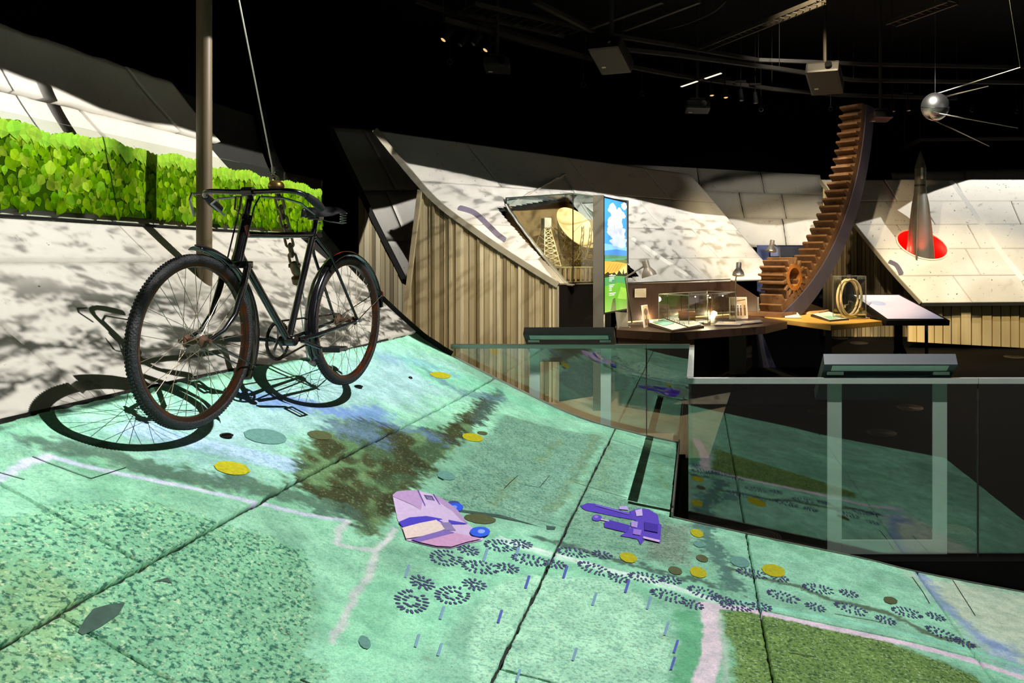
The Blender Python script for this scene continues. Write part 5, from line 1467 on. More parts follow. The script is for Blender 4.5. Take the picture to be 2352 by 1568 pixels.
sp((96, 160, 44), [(.02, .015), (.98, .015), (.98, .31), (.5, .32), (.02, .31)], .005); sp((70, 140, 84), [(.02, .24), (.6, .26), (.98, .24), (.98, .31), (.02, .31)], .0052)
sp((60, 84, 26), [(.25, .015), (.5, .015), (.45, .13), (.35, .12)], .0054); sp((140, 190, 70), [(.55, .12), (.95, .10), (.95, .2), (.7, .22)], .0054)
for y0, ww in ((.322, .28), (.307, .26), (.292, .26), (.277, .16), (.240, .24), (.225, .2), (.210, .16), (.195, .12), (.168, .28), (.153, .26)):
    for k in range(int(ww / .055)):
        x0 = .2 + .055 * k; sp((240, 244, 238), [(x0, y0), (x0 + .043, y0), (x0 + .043, y0 + .007), (x0, y0 + .007)], .0058)
q.build('screen_picture', M_SCR, o, recalc=False)
q = MB(); q.prism([scr(1, -.02), scr(1, 1.005), scr(1.03, 1.005), scr(1.03, -.02)], nv_ * -.06); q.build('side_rail', M_GREYM, o)

# ---- walnut back panel, desk, body, leg
ZD = 1.10
def D(px, py): return P(px, py, (EYE - ZD) * F / (py - PY))
o = thing('desk', 'dark walnut exhibition desk with angled top under the concrete shell', 'desk', (-.2, 9.4, zf(9.6)))
bp0, bp1, bp2 = P(1440, 650, 9.75), P(1677, 641, 11.2), P(1741, 682, 10.85)
top_pl = [D(1416, 757), D(1539, 764), D(1758, 749), D(1808, 738), Vector((bp2.x, bp2.y - .05, 0)), Vector((bp1.x, bp1.y - .05, 0)), Vector((bp0.x, bp0.y - .05, 0)), Vector((bp0.x - .12, bp0.y - .2, 0))]
q = MB(); slabz(q, [(p.x, p.y) for p in top_pl], ZD - .085, ZD); q.build('desk_top', M_BROWN, o)
fb = []
for px, py in ((1412, 899), (1525, 876), (1591, 863), (1676, 848)):
    y = (EYE + FS * 5.04) / ((py - PY) / F + FS); fb.append(Vector(((px - PX) / F * y, y, zf(y))))
q = MB(); q.add([(p.x, p.y, p.z) for p in fb] + [(p.x, p.y, ZD - .086) for p in fb], [(i, i + 1, 5 + i, 4 + i) for i in range(3)]); w = q.build('front_panel', M_BLKCAB, o); w.modifiers.new('thickness', 'SOLIDIFY').thickness = .03
a_, c_ = D(1416, 757), D(1539, 764); dn = Vector((0, 1, 0))
q = MB(); q.prism([(a_.x + .01, a_.y + .02, .62), (c_.x - .005, c_.y + .02, .62), (c_.x - .005, c_.y + .02, ZD - .086), (a_.x + .01, a_.y + .02, ZD - .086)], (.25, .6, 0)); q.build('drawer_box', M_BROWN, o)
lg = Vector((P(1694, 0, 10.5).x, 10.5, 0)); q = MB(); q.box((lg.x, lg.y, (zf(10.5) + ZD - .086) / 2), (.22, .12, ZD - .086 - zf(10.5))); q.build('leg', M_GREYM, o)
q = MB(); q.prism([bp0, bp1, Vector((bp1.x, bp1.y, ZD)), Vector((bp0.x, bp0.y, ZD))], (0, .04, 0)); q.build('back_panel', M_BROWN, o)
q = MB(); q.prism([bp1, bp2, Vector((bp2.x, bp2.y, ZD)), Vector((bp1.x, bp1.y, ZD))], (0, .04, 0)); q.build('wing_panel', M_BROWN, o)
q = MB(); q.bar(bp2, Vector((bp2.x, bp2.y, ZD)), .025, .03); q.build('panel_edge', M_GREYM, o)
q = MB(); q.bar(bp0 + Vector((0, -.01, .0)), bp1 + Vector((0, -.01, 0)), .02, .012); q.build('panel_cap', M_BLKCAB, o)
M_LED = mat('warm_led', (255, 214, 150), .5, var=0., emit=1.4)
q = MB(); q.bar(Vector((bp0.x, bp0.y - .02, ZD + .008)), Vector((bp1.x, bp1.y - .02, ZD + .008)), .012, .012); q.build('led_strip', M_LED, o)
for t in (.2, .5, .8):
    p = bp0 + (bp1 - bp0) * t; lamp('led_glow', 'POINT', (p.x, p.y - .05, ZD + .03), 6., (1., .78, .46), .04)

# ---- reading lamps
M_LAMP = mat('grey_lamp_enamel', (132, 124, 112), .4, .2, var=.05)
M_BULB = mat('lamp_glow', (255, 226, 170), .5, var=0., emit=6.)
def desk_lamp(label, head, aim, elbow, base, sc=1.):
    base = Vector(base); head = Vector(head); elbow = Vector(elbow); aim = Vector(aim).normalized()
    o = thing('desk_lamp', label, 'lamp', base, 'reading lamps on the exhibits')
    Mh = Matrix.Translation(head) @ aim.to_track_quat('Z', 'Y').to_matrix().to_4x4()
    q = MB(); q.lathe([(.036 * sc, -.17 * sc), (.038 * sc, -.165 * sc), (.038 * sc, -.09 * sc), (.040 * sc, -.085 * sc), (.055 * sc, -.065 * sc), (.078 * sc, -.03 * sc), (.088 * sc, .012 * sc), (.086 * sc, .012 * sc), (.075 * sc, -.03 * sc), (.05 * sc, -.06 * sc)], 28, Mh); q.build('shade', M_LAMP, o, smooth=True)
    q = MB(); q.lathe([(.03 * sc, -.05 * sc), (.035 * sc, -.02 * sc), (.02 * sc, 0), (0, .005 * sc)], 16, Mh); q.build('bulb', M_BULB, o, smooth=True)
    q = MB(); q.tube([head - aim * .12 * sc, elbow], .009 * sc, 8); q.build('upper_arm', M_LAMP, o, smooth=True)
    q = MB(); q.tube([elbow, base + Vector((0, 0, .015))], .009 * sc, 8); q.build('lower_arm', M_LAMP, o, smooth=True)
    q = MB(); q.lathe([(.085 * sc, 0), (.085 * sc, .012 * sc), (.02 * sc, .02 * sc), (.012 * sc, .03 * sc)], 24, Matrix.Translation(base)); q.build('lamp_base', M_LAMP, o, smooth=True)
    lamp('reading_light', 'SPOT', head + aim * .02, 10 * sc, (1., .80, .48), .03, target=head + aim, spot=110, blend=.5)
b1 = D(1452, 746); b1.z = ZD
desk_lamp('grey reading lamp leaning over the ring binder next to the screen', P(1491, 632, 9.0), (.28, 0, -.96), P(1436, 637, 9.0), b1, 1.0)
b2 = D(1690, 733); b2.z = ZD
desk_lamp('grey reading lamp upright above the group photograph', P(1696, 630, 9.7), (-.05, -.25, -.97), P(1690, 640, 9.95), (b2.x, b2.y, ZD), .85)

# ---- things on the desk
def card(name, label, cat, pts, th, m, extra=None, group=None):
    c = sum((Vector(p) for p in pts), Vector((0, 0, 0))) / len(pts)
    n = (Vector(pts[1]) - Vector(pts[0])).cross(Vector(pts[2]) - Vector(pts[1])).normalized()
    if n.y > 0: n = -n
    o = thing(name, label, cat, (c.x, c.y, min(Vector(p).z for p in pts)), group)
    q = MB(); q.prism(pts, n * -th); q.build('board', m, o)
    for k, (nm, mm, f) in enumerate(extra or []):
        q = MB(); A, B_, C_, D_ = [Vector(p) for p in pts]
        for quad in f: q.face([(A * (1 - u) + B_ * u) * (1 - v) + (D_ * (1 - u) + C_ * u) * v + n * (.002 + .001 * k) for u, v in quad])
        q.build(nm, mm, o, recalc=False)
    return o
M_SEPIA = mat('sepia_print', (112, 84, 62), .8, var=.3, vscale=30.); M_SEPL = mat('pale_sepia_print', (206, 178, 140), .8, var=.15, vscale=20.)
R1 = lambda a, b_, c, d: [(a, b_), (c, b_), (c, d), (a, d)]
EL = lambda cx, cy, rx, ry: [(cx + rx * math.cos(t), cy + ry * math.sin(t)) for t in np.linspace(0, 2 * PI, 17)[:-1]]
card('label_card', 'small cream label fixed to the walnut panel beside the screen', 'label', [P(1458, 683, 9.80), P(1484, 683, 9.96), P(1484, 662, 9.96), P(1458, 663, 9.80)], .004, M_CREAM, [('printed_lines', M_SEPL, [R1(.1, y, .9, y + .03) for y in (.2, .3, .4, .5, .6)] + [R1(.1, .78, .8, .84)])])
def on(px, py, dz=0.):
    p = D(px, py); return Vector((p.x, p.y, ZD + dz))
ph = [on(1480, 752), on(1494, 748), None, None]; ph[2] = P(1487, 699, ph[1].y + .10); ph[3] = P(1474, 701, ph[0].y + .10)
card('photo_board', 'narrow standing photograph of a round apparatus left of the binder', 'photograph', ph, .008, M_PAPER, [('sepia_picture', M_SEPL, [R1(.08, .05, .92, .95)]), ('apparatus', M_SEPIA, [EL(.5, .68, .32, .16), R1(.42, .3, .58, .55), R1(.2, .08, .45, .35), R1(.55, .08, .8, .32)])])
ph = [on(1676, 733), on(1718, 731), None, None]; ph[2] = P(1715, 682, ph[1].y + .08); ph[3] = P(1675, 682, ph[0].y + .08)
fig = []
for i, x in enumerate((.12, .24, .46, .62, .84)):
    fig += [R1(x - .05, .14, x + .05, .52), EL(x, .58, .04, .05)]
card('photo_board', 'standing photograph of a group of people at the end of the desk', 'photograph', ph, .008, M_PAPER, [('sepia_picture', M_SEPL, [R1(.04, .05, .96, .95)]), ('figures', M_SEPIA, fig + [[(.4, .8), (.9, .86), (.9, .9), (.4, .84)]])])
# ring binder
o = thing('ring_binder', 'open ring binder on a wedge at the front of the desk', 'binder', on(1545, 752))
A, B_, C_, D_ = on(1487, 749, .03), on(1543, 763, .01), on(1617, 753, .03), on(1558, 738, .085)
q = MB(); q.add([A, B_, C_, D_] + [Vector((p.x, p.y, ZD)) for p in (A, B_, C_, D_)], [(0, 1, 2, 3), (4, 7, 6, 5), (0, 4, 5, 1), (1, 5, 6, 2), (2, 6, 7, 3), (3, 7, 4, 0)]); q.build('wedge', M_BROWN, o)
bl = lambda u, v, h=.004: (A * (1 - u) + B_ * u) * (1 - v) + (D_ * (1 - u) + C_ * u) * v + Vector((0, 0, h))
for nm, m_, rect in (('page', M_PAPER, (.03, .04, .97, .48)), ('page', M_PAPER, (.03, .54, .97, .97)), ('printed_panel', M_MINT, (.10, .10, .55, .42))):
    q = MB(); q.prism([bl(rect[0], rect[1], .006 if nm == 'page' else .011), bl(rect[2], rect[1], .006 if nm == 'page' else .011), bl(rect[2], rect[3], .006 if nm == 'page' else .011), bl(rect[0], rect[3], .006 if nm == 'page' else .011)], (0, 0, .004)); q.build(nm, m_, o)
for k in range(4):
    c = bl(.2 + .2 * k, .51, .01); q = MB(); e = (D_ - A).normalized()
    q.tube([c + e * .03 * math.cos(t) + Vector((0, 0, .03 * math.sin(t))) for t in np.linspace(0, PI, 10)], .003, 6); q.build('ring', M_STEEL, o)
# papers and booklets lying on the desk
for k, (lab, pts, m_) in enumerate((('cream folded sheet lying behind the ring binder', [(1555, 736), (1585, 745), (1612, 740), (1580, 731)], M_CREAM), ('pale curled sheet lying before the glass case', [(1580, 741), (1625, 744), (1632, 738), (1590, 734)], M_PAPER),
        ('grey brochure with lilac cover at the right end of the desk', [(1690, 748), (1752, 742), (1745, 737), (1690, 740)], mat('lilac_grey_print', (150, 138, 140), .6)), ('second brochure fanned beside the lilac one', [(1640, 749), (1700, 749), (1712, 742), (1650, 741)], mat('grey_print', (160, 152, 146), .6)))):
    c = on(*pts[0]); o = thing('paper_sheet', lab, 'paper', c, 'papers on the desk')
    q = MB(); q.prism([on(px, py, .004 + .002 * k) for px, py in pts], (0, 0, .008)); q.build('sheet', m_, o)
    q = MB(); cc_ = [on(px, py, .013 + .002 * k) for px, py in pts]; q.face([cc_[0] * .7 + cc_[2] * .3, cc_[1] * .7 + cc_[3] * .3, cc_[2] * .7 + cc_[0] * .3, cc_[3] * .7 + cc_[1] * .3]); q.build('print', M_SEPL, o, recalc=False)
# glass case with satchel and pin lights
g0, g1 = on(1513, 733), on(1640, 741); gh = .36
g0 = P(1513, 733, 9.25); g0.z = ZD; g1 = P(1582, 740, 8.95); g1.z = ZD; g2 = P(1690, 730, 9.9); g2.z = ZD
g1 = Vector((g1.x + .0, g1.y, ZD)); g3 = g0 + (g2 - g1)
o = thing('desk_case', 'low glass case with a leather satchel on the desk', 'display case', ((g0 + g2) / 2))
cor = [g0, g1, g2, g3]
for a, c in zip(cor, cor[1:] + cor[:1]):
    q = MB(); q.prism([a, c, c + Vector((0, 0, gh)), a + Vector((0, 0, gh))], (c - a).normalized().cross(Vector((0, 0, 1))) * -.005); q.build('glass_pane', GC, o)
    q = MB(); q.bar(a, a + Vector((0, 0, gh)), .007); q.build('corner_seam', M_SILV, o)
    q = MB(); q.bar(a + Vector((0, 0, gh + .003)), c + Vector((0, 0, gh + .003)), .007); q.build('top_seam', M_SILV, o)
# satchel
M_SAT = mat('brown_leather', (122, 74, 44), .55, var=.2, vscale=14.); M_CANV = mat('olive_canvas', (112, 98, 62), .8, var=.15)
sc_ = P(1578, 730, 9.35); sc_.z = ZD
o = thing('satchel', 'worn brown leather satchel inside the low glass case', 'bag', sc_)
q = MB(); q.box(sc_ + Vector((0, 0, .075)), (.18, .11, .15)); q.build('bag_body', M_CANV, o, bevel=.02)
q = MB(); G = [[(sc_.x + x, sc_.y - .062 + y, sc_.z + z) for x in np.linspace(-.098, .098, 8)] for y, z in ((.12, .13), (.10, .158), (.05, .165), (.0, .155), (-.008, .12), (-.01, .085))]; q.grid(G); w = q.build('bag_flap', M_SAT, o, smooth=True); w.modifiers.new('thickness', 'SOLIDIFY').thickness = .006
q = MB(); q.bar(sc_ + Vector((.03, -.075, .09)), sc_ + Vector((.03, -.068, .03)), .016, .004, (0, 1, 0)); q.build('strap', M_SAT, o)
cy = P(1607, 727, 9.4); cy.z = ZD + .022
o = thing('brass_tube', 'short metal tube lying by the satchel', 'tube', (cy.x, cy.y, ZD)); q = MB(); q.tube([cy + Vector((-.035, 0, 0)), cy + Vector((.04, .01, 0))], .02, 16); q.build('tube_body', M_STEEL, o, smooth=True); q = MB(); q.tube([cy + Vector((.035, .009, 0)), cy + Vector((.046, .0105, 0))], .022, 16); q.build('end_cap', M_BRASS, o, smooth=True)
M_PIN = mat('pin_light_glow', (255, 226, 160), .5, var=0., emit=14.)
for k, (px, py, d_) in enumerate(((1597, 680, 9.3), (1626, 677, 9.45), (1631, 682, 9.35), (1660, 678, 9.7), (1565, 675, 9.5), (1533, 679, 9.35))):
    h = P(px, py, d_)
    o = thing('pin_light', 'pin spotlight on a black stem in the low desk case, %s from the screen' % ('first second third fourth fifth sixth'.split()[sorted((1597, 1626, 1631, 1660, 1565, 1533)).index(px)]), 'light', (h.x, h.y, ZD), 'pin lights in the low case')
    q = MB(); q.tube([(h.x, h.y, ZD), h], .003, 6); q.build('stem', M_BLACK, o)
    q = MB(); q.tube([h + Vector((0, .012, 0)), h + Vector((0, -.012, -.006))], [.007, .009], 10); q.build('head', M_BLACK, o, smooth=True)
    q = MB(); q.lathe([(.007, 0), (.005, .004), (0, .005)], 10, Matrix.Translation(h + Vector((0, -.012, -.006))) @ Matrix.Rotation(PI / 2 + .4, 4, 'X')); q.build('lens', M_PIN if k < 4 else M_STEEL, o, smooth=True)
lamp('case_glow', 'POINT', P(1620, 690, 9.5), 9, (1., .80, .5), .03)
# metal plate standing at the desk's near end
o = thing('metal_plate', 'plain grey metal plate standing at the near end of the desk', 'plate', on(1425, 755))
q = MB(); q.prism([on(1418, 755), on(1440, 750), P(1440, 718, on(1440, 750).y), P(1413, 716, on(1418, 755).y)], (.01, .02, 0)); q.build('plate', M_GREYM, o)
q = MB(); q.box(on(1430, 753) + Vector((0, .02, .008)), (.16, .08, .016)); q.build('foot', M_GREYM, o)

# ---- blue niche behind
nb = 13.0
o = thing('blue_cabinet', 'dark blue display counter far behind the gear', 'cabinet', (P(1805, 0, nb).x, nb, zf(nb)))
x0, x1 = P(1742, 0, nb).x, P(1880, 0, nb).x
q = MB(); q.prism([(x0, nb + .3, .7), (x1, nb + .3, .7), (x1, nb + .3, P(0, 562, nb).z), (x0, nb + .3, P(0, 562, nb).z)], (0, .04, 0)); q.build('back', mat('blue_paint', (30, 44, 92), .5), o)
q = MB(); q.box(((x0 + x1) / 2 + .1, nb + .1, P(0, 577, nb).z), (x1 - x0 - .2, .05, .16)); q.build('pelmet', mat('blue_grey_paint', (92, 98, 124), .5), o)
q = MB(); q.box(((x0 + x1) / 2, nb + .1, (zf(nb) + 1.35) / 2), (x1 - x0, .4, 1.35 - zf(nb))); q.build('counter', M_NAVY, o)
for k, px in enumerate((1836, 1849)):
    p = P(px, 606, nb - .05); p.z = 1.35
    o = thing('white_canister', ('wide' if k == 0 else 'slim') + ' pale canister on the dark blue counter', 'canister', p)
    q = MB(); rr = .045 if k == 0 else .022; q.lathe([(rr, 0), (rr, .50), (rr * .8, .51), (0, .511)], 20, Matrix.Translation(p)); q.build('can', M_PAPER if k else M_CREAM, o, smooth=True)
    q = MB(); q.lathe([(rr * 1.05, .44), (rr * 1.05, .47)], 20, Matrix.Translation(p)); q.build('band', M_GREYM, o, smooth=True)
desk_lamp('white reading lamp hung in the dark blue niche behind', P(1771, 575, 12.4), (-.15, -.2, -.95), P(1790, 568, 12.6), (P(1797, 0, 12.85).x, 12.85, 1.36), .95)
o = thing('tan_table', 'tan triangular table top between the desk wing and the gear', 'table', (P(1770, 0, 11.8).x, 11.9, zf(11.9)))
q = MB(); q.prism([P(1742, 683, 11.4), P(1800, 676, 11.7), P(1905, 712, 11.9), P(1870, 722, 11.2), P(1742, 716, 11.3)], (0, .02, -.05)); q.build('table_top', M_TAN, o)
q = MB(); q.box((P(1800, 0, 11.6).x, 11.6, (zf(11.6) + 1.05) / 2), (.3, .2, 1.05 - zf(11.6))); q.build('pedestal', M_NAVY, o)

# ------------------------------------------------------------------ yellow table with gear, ring case, touch screen
M_YEL = mat('yellow_ply', (214, 168, 84), .5, var=.10, vscale=6.)
M_GRUST = mat('rusted_gear_iron', (116, 84, 54), .62, .35, var=.22, vscale=7., bump=.3, bscale=60., rust=((92, 50, 24), .56, 9.))
M_GFACE = mat('ochre_gear_face', (156, 100, 40), .6, .3, var=.2, vscale=9., rust=((110, 58, 24), .55, 12.))
M_BLUEST = mat('blue_grey_flange', (74, 70, 88), .5, .2, var=.1)
o = thing('yellow_table', 'yellow plywood table top below the rack gear and ring case', 'table', (1.6, 9.9, zf(10)))
yp = [D(1908, 747), D(2037, 736), D(1996, 721), D(1752, 719), D(1756, 728)]
q = MB(); slabz(q, [(p.x, p.y) for p in yp], ZD - .06, ZD); q.build('table_top', M_YEL, o, bevel=.004)
lp_ = D(1906, 745); q = MB(); q.box((lp_.x, lp_.y + .10, (zf(lp_.y) + ZD - .06) / 2), (.07, .05, ZD - .06 - zf(lp_.y))); q.build('leg', M_DARKM, o)
q = MB(); a0, a1 = P(1728, 0, 10.9), P(1895, 0, 10.9); q.prism([(a0.x, 10.9, zf(10.9)), (a1.x + .1, 10.9, zf(10.9)), (a1.x - .25, 10.9, ZD - .06), (a0.x, 10.9, ZD - .06)], (0, .05, 0)); q.build('base_panel', M_NAVY, o)
# rack gear: flat sector plane through g_o, running right and back
g_o = P(1812, 722, 10.9); g_o.z = ZD
gb = Vector((.66, .75, 0)); ga = Vector((-.75, .66, 0)); up = Vector((0, 0, 1))
def gp(px, py):
    """(u, v) on the gear's face plane for a photograph pixel"""
    a = (px - PX) / F
    u = (a * g_o.y - g_o.x) / (gb.x - a * gb.y)
    y = g_o.y + gb.y * u
    return u, EYE - (py - PY) / F * y
inn = np.array([gp(*p) for p in ((1797, 718), (1840, 672), (1880, 620), (1925, 540), (1953, 455), (1972, 375), (1984, 300), (1988, 240))])
# circle through the face's inner line
A_ = np.c_[2 * inn, np.ones(len(inn))]; bb_ = (inn ** 2).sum(1); sol = np.linalg.lstsq(A_, bb_, rcond=None)[0]
gc = sol[:2]; GR = math.sqrt(sol[2] + gc @ gc)
t0 = math.atan2(inn[0][1] - gc[1], inn[0][0] - gc[0]); t1 = math.atan2(inn[-1][1] - gc[1], inn[-1][0] - gc[0])
def G3(R, t, w=0.): return Vector((g_o.x, g_o.y, 0)) + gb * (gc[0] + R * math.cos(t)) + up * (gc[1] + R * math.sin(t)) + ga * w
GW = .36
rk = thing('rack_gear', 'tall curved rusty rack gear rising from the yellow table towards the ceiling', 'gear', (g_o.x, g_o.y, ZD))
n = 60
def sector(name, R0, R1, w0, w1, m, ta=None, tb=None, taper=None):
    ta = t0 if ta is None else ta; tb = t1 if tb is None else tb
    q = MB(); vs = []
    for i in range(n + 1):
        t = ta + (tb - ta) * i / n
        wi = w1 if taper is None else w1 + (taper - w1) * i / n
        vs += [G3(R0, t, w0), G3(R1, t, w0), G3(R1, t, wi), G3(R0, t, wi)]
    vs = [Vector((p.x, p.y, max(p.z, ZD))) for p in vs]
    fs = [(0, 1, 2, 3), (4 * n + 3, 4 * n + 2, 4 * n + 1, 4 * n)]
    for i in range(n):
        for k in range(4): fs.append((i * 4 + k, i * 4 + (k + 1) % 4, i * 4 + 4 + (k + 1) % 4, i * 4 + 4 + k))
    q.add(vs, fs); return q.build(name, m, rk)
sector('rack_body', GR - .10, GR - .0, 0., GW, M_GRUST, taper=.33)
sector('flange', GR + .0, GR + .24, -.02, .02, M_BLUEST)
NTTH = 27
for i in range(NTTH):
    t = t0 + (t1 - t0) * (i + .6) / NTTH; dt = (t1 - t0) / NTTH
    pr_ = [(GR - .10, -.30), (GR - .16, -.20), (GR - .215, -.12), (GR - .215, .12), (GR - .16, .20), (GR - .10, .30)]
    q = MB(); poly = [G3(R, t + dt * f, .0) for R, f in pr_]
    if min(p.z for p in poly) < ZD + .01: continue
    q.prism(poly, ga * (GW + (.33 - GW) * (i + .5) / NTTH)); q.build('rack_tooth', M_GRUST, rk, bevel=.006)
q = MB(); q.box((G3(GR - .05, t0, GW / 2).x, G3(GR - .05, t0, GW / 2).y, ZD + .03), (.34, .62, .06), rz=math.atan2(gb.y, gb.x)); q.build('foot_block', M_GRUST, rk, bevel=.01)
# pinion meshing with the rack
pu, pv_ = gp(1824, 636)
PR = .235
pn = thing('pinion_gear', 'small rusty pinion with a wide bore meshing with the rack gear', 'gear', (g_o.x + gb.x * pu, g_o.y + gb.y * pu, ZD))
def H3(R, t, w=0.): return Vector((g_o.x, g_o.y, 0)) + gb * (pu + R * math.cos(t)) + up * (pv_ + R * math.sin(t)) + ga * w
q = MB(); vs = []; fs = []; m_ = 48
for i in range(m_):
    t = 2 * PI * i / m_
    vs += [H3(.125, t, -.01), H3(PR - .05, t, -.01), H3(PR - .05, t, GW + .06), H3(.125, t, GW + .06)]
for i in range(m_):
    j = (i + 1) % m_
    for k in range(4): fs.append((i * 4 + k, i * 4 + (k + 1) % 4, j * 4 + (k + 1) % 4, j * 4 + k))
q.add(vs, fs); q.build('pinion_body', M_GFACE, pn, smooth=True)
for i in range(15):
    t = 2 * PI * (i + .2) / 15; dt = 2 * PI / 15
    q = MB(); q.prism([H3(R, t + dt * f, -.008) for R, f in ((PR - .055, -.32), (PR - .02, -.22), (PR + .04, -.12), (PR + .04, .12), (PR - .02, .22), (PR - .055, .32))], ga * (GW + .06)); q.build('pinion_tooth', M_GRUST, pn, bevel=.006)
q = MB(); q.bar(H3(.10, -PI / 2, GW * .5), Vector((H3(0, 0, GW * .5).x, H3(0, 0, GW * .5).y, ZD)), .10, .2); q.build('support', M_DARKM, pn)
lamp('wash_light', 'SPOT', (1.0, 8.2, 5.3), 1700, (1., .78, .46), .06, target=(1.75, 10.8, 1.45), spot=36, blend=.6)
lamp('wash_light', 'SPOT', (.7, 9.4, 5.4), 380, (1., .74, .44), .06, target=(2.2, 12.0, 3.3), spot=30, blend=.6)

# cards on the yellow table
for lab, pts in (('small pale caption wedge in front of the gear foot', [(1803, 731), (1841, 731), (1828, 722), (1803, 722)]), ('small pale caption wedge right of the ring case', [(1990, 732), (2024, 732), (2012, 723), (1990, 723)])):
    A, B_, C_, D_ = [on(px, py, h) for (px, py), h in zip(pts, (.006, .006, .05, .05))]
    o = thing('caption_card', lab, 'label', Vector((A.x, A.y, ZD)), 'captions on the yellow table')
    q = MB(); q.add([A, B_, C_, D_] + [Vector((p.x, p.y, ZD)) for p in (A, B_, C_, D_)], [(0, 1, 2, 3), (4, 7, 6, 5), (0, 4, 5, 1), (1, 5, 6, 2), (2, 6, 7, 3), (3, 7, 4, 0)]); q.build('wedge', M_BROWN, o)
    q = MB(); q.prism([p + Vector((0, 0, .002)) for p in (A, B_, C_, D_)], (0, 0, .004)); q.build('card_face', M_PAPER, o)
A, B_, C_, D_ = on(1862, 727, .03), on(1905, 739, .012), on(1950, 735, .012), on(1905, 722, .04)
o = thing('clipboard', 'clipboard of printed pages lying on the yellow table', 'clipboard', on(1905, 732))
q = MB(); q.add([A, B_, C_, D_] + [Vector((p.x, p.y, ZD)) for p in (A, B_, C_, D_)], [(0, 1, 2, 3), (4, 7, 6, 5), (0, 4, 5, 1), (1, 5, 6, 2), (2, 6, 7, 3), (3, 7, 4, 0)]); q.build('board', M_DARKM, o)
bl = lambda u, v, h: (A * (1 - u) + B_ * u) * (1 - v) + (D_ * (1 - u) + C_ * u) * v + Vector((0, 0, h))
q = MB(); q.prism([bl(u, v, .004) for u, v in ((.04, .06), (.96, .06), (.96, .94), (.04, .94))], (0, 0, .004)); q.build('page', M_PAPER, o)
q = MB(); q.prism([bl(u, v, .0085) for u, v in ((.5, .15), (.9, .15), (.9, .55), (.5, .55))], (0, 0, .001)); q.build('printed_panel', M_MINT, o)
q = MB(); q.tube([bl(.06, .4, .012), bl(.06, .6, .012)], .008, 8); q.build('clip', M_STEEL, o)

# acrylic case with waveguide ring
rc = P(1951, 728, 10.35); rc.z = ZD
oc = thing('ring_case', 'clear acrylic case holding a cream ring on the yellow table', 'display case', rc)
cw, cdp, chh = .36, .20, .545; rzc = .35
R_ = Matrix.Rotation(rzc, 3, 'Z')
cor = [rc + R_ @ Vector((sx * cw / 2, sy * cdp / 2, 0)) for sx, sy in ((-1, -1), (1, -1), (1, 1), (-1, 1))]
for a, c in zip(cor, cor[1:] + cor[:1]):
    q = MB(); q.prism([a, c, c + up * chh, a + up * chh], (c - a).normalized().cross(up) * -.006); q.build('acrylic_pane', GC, oc)
    q = MB(); q.bar(a, a + up * chh, .008); q.build('corner_seam', M_SILV, oc)
    q = MB(); q.bar(a + up * (chh + .004), c + up * (chh + .004), .008); q.build('top_seam', M_SILV, oc)
M_RING = mat('cream_ring_plastic', (226, 200, 160), .4, var=.06)
ocr = thing('vacuum_ring', 'cream tubular ring with fittings inside the acrylic case', 'ring', rc)
c0 = rc + up * .275; e1 = Vector((.78, .62, 0)).normalized()
for k, (off, rr) in enumerate(((-.03, .23), (.03, .228))):
    ctr = c0 + Vector((-e1.y, e1.x, 0)) * off
    q = MB(); q.tube([ctr + e1 * rr * .86 * math.cos(t) + up * rr * math.sin(t) for t in np.linspace(0, 2 * PI, 49)[:-1]], .017, 10, closed=True); q.build('ring_tube', M_RING, ocr, smooth=True)
for px, py, m__ in ((1951, 634, M_STEEL), (1922, 712, M_BRASS), (1979, 710, M_BRASS), (1936, 703, M_PAPER)):
    p = P(px, py, rc.y - .02); q = MB(); q.tube([p + Vector((-.02, .02, 0)), p + Vector((.02, -.03, 0))], .020, 14); q.build('fitting', m__, ocr, smooth=True)
p = P(1943, 700, rc.y - .06); q = MB(); q.tube([p, p + Vector((.03, -.01, .005)), p + Vector((.035, -.01, .05)), p + Vector((.085, -.01, .035))], .008, 8); q.build('tap_handle', M_STEEL, ocr, smooth=True)

# touch screen table
tb = thing('touch_table', 'tilted touch screen table on splayed black legs', 'table', (P(2080, 0, 10.4).x, 10.4, zf(10.4)))
nl, nr = P(2036, 741, 9.9), P(2182, 730, 9.9); fl_, fr_ = P(1950, 680, 10.9), P(2066, 670, 10.9)
fl_.z = fr_.z = (fl_.z + fr_.z) / 2; nl.z = nr.z = (nl.z + nr.z) / 2
nn = (nr - nl).cross(fl_ - nl).normalized(); nn = nn if nn.z > 0 else -nn
q = MB(); q.prism([nl, nr, fr_, fl_], -nn * .07); q.build('screen_case', M_BLACK, tb, bevel=.006)
M_TS = mat('pale_lit_screen', (190, 184, 206), .3, var=.05, vscale=4., emit=.5, spec=.05)
tbl = lambda u, v, h: (nl * (1 - u) + nr * u) * (1 - v) + (fl_ * (1 - u) + fr_ * u) * v + nn * h
q = MB(); q.face([tbl(u, v, .003) for u, v in ((.05, .05), (.95, .05), (.94, .95), (.06, .95))]); ts = q.build('screen', M_TS, tb)
q = MB(); q.face([tbl(.28 + .13 * math.cos(t), .62 + .09 * math.sin(t), .005) for t in np.linspace(0, 2 * PI, 25)[:-1]]); q.build('screen_picture', mat('screen_oval', (160, 172, 206), .3, emit=.45), ts)
cb_ = tbl(.5, .4, -.07)
for dx_, dy_ in ((-.16, -.1), (.2, .05), (-.02, .3)):
    ft = Vector((cb_.x + dx_, cb_.y + dy_, zf(cb_.y + dy_))); kn = Vector((cb_.x, cb_.y, ft.z + .42))
    q = MB(); q.bar(ft, kn, .055, .055); q.build('leg', M_BLACK, tb)
q = MB(); q.bar(Vector((cb_.x, cb_.y, zf(cb_.y) + .40)), cb_, .07, .07); q.build('column', M_BLACK, tb)
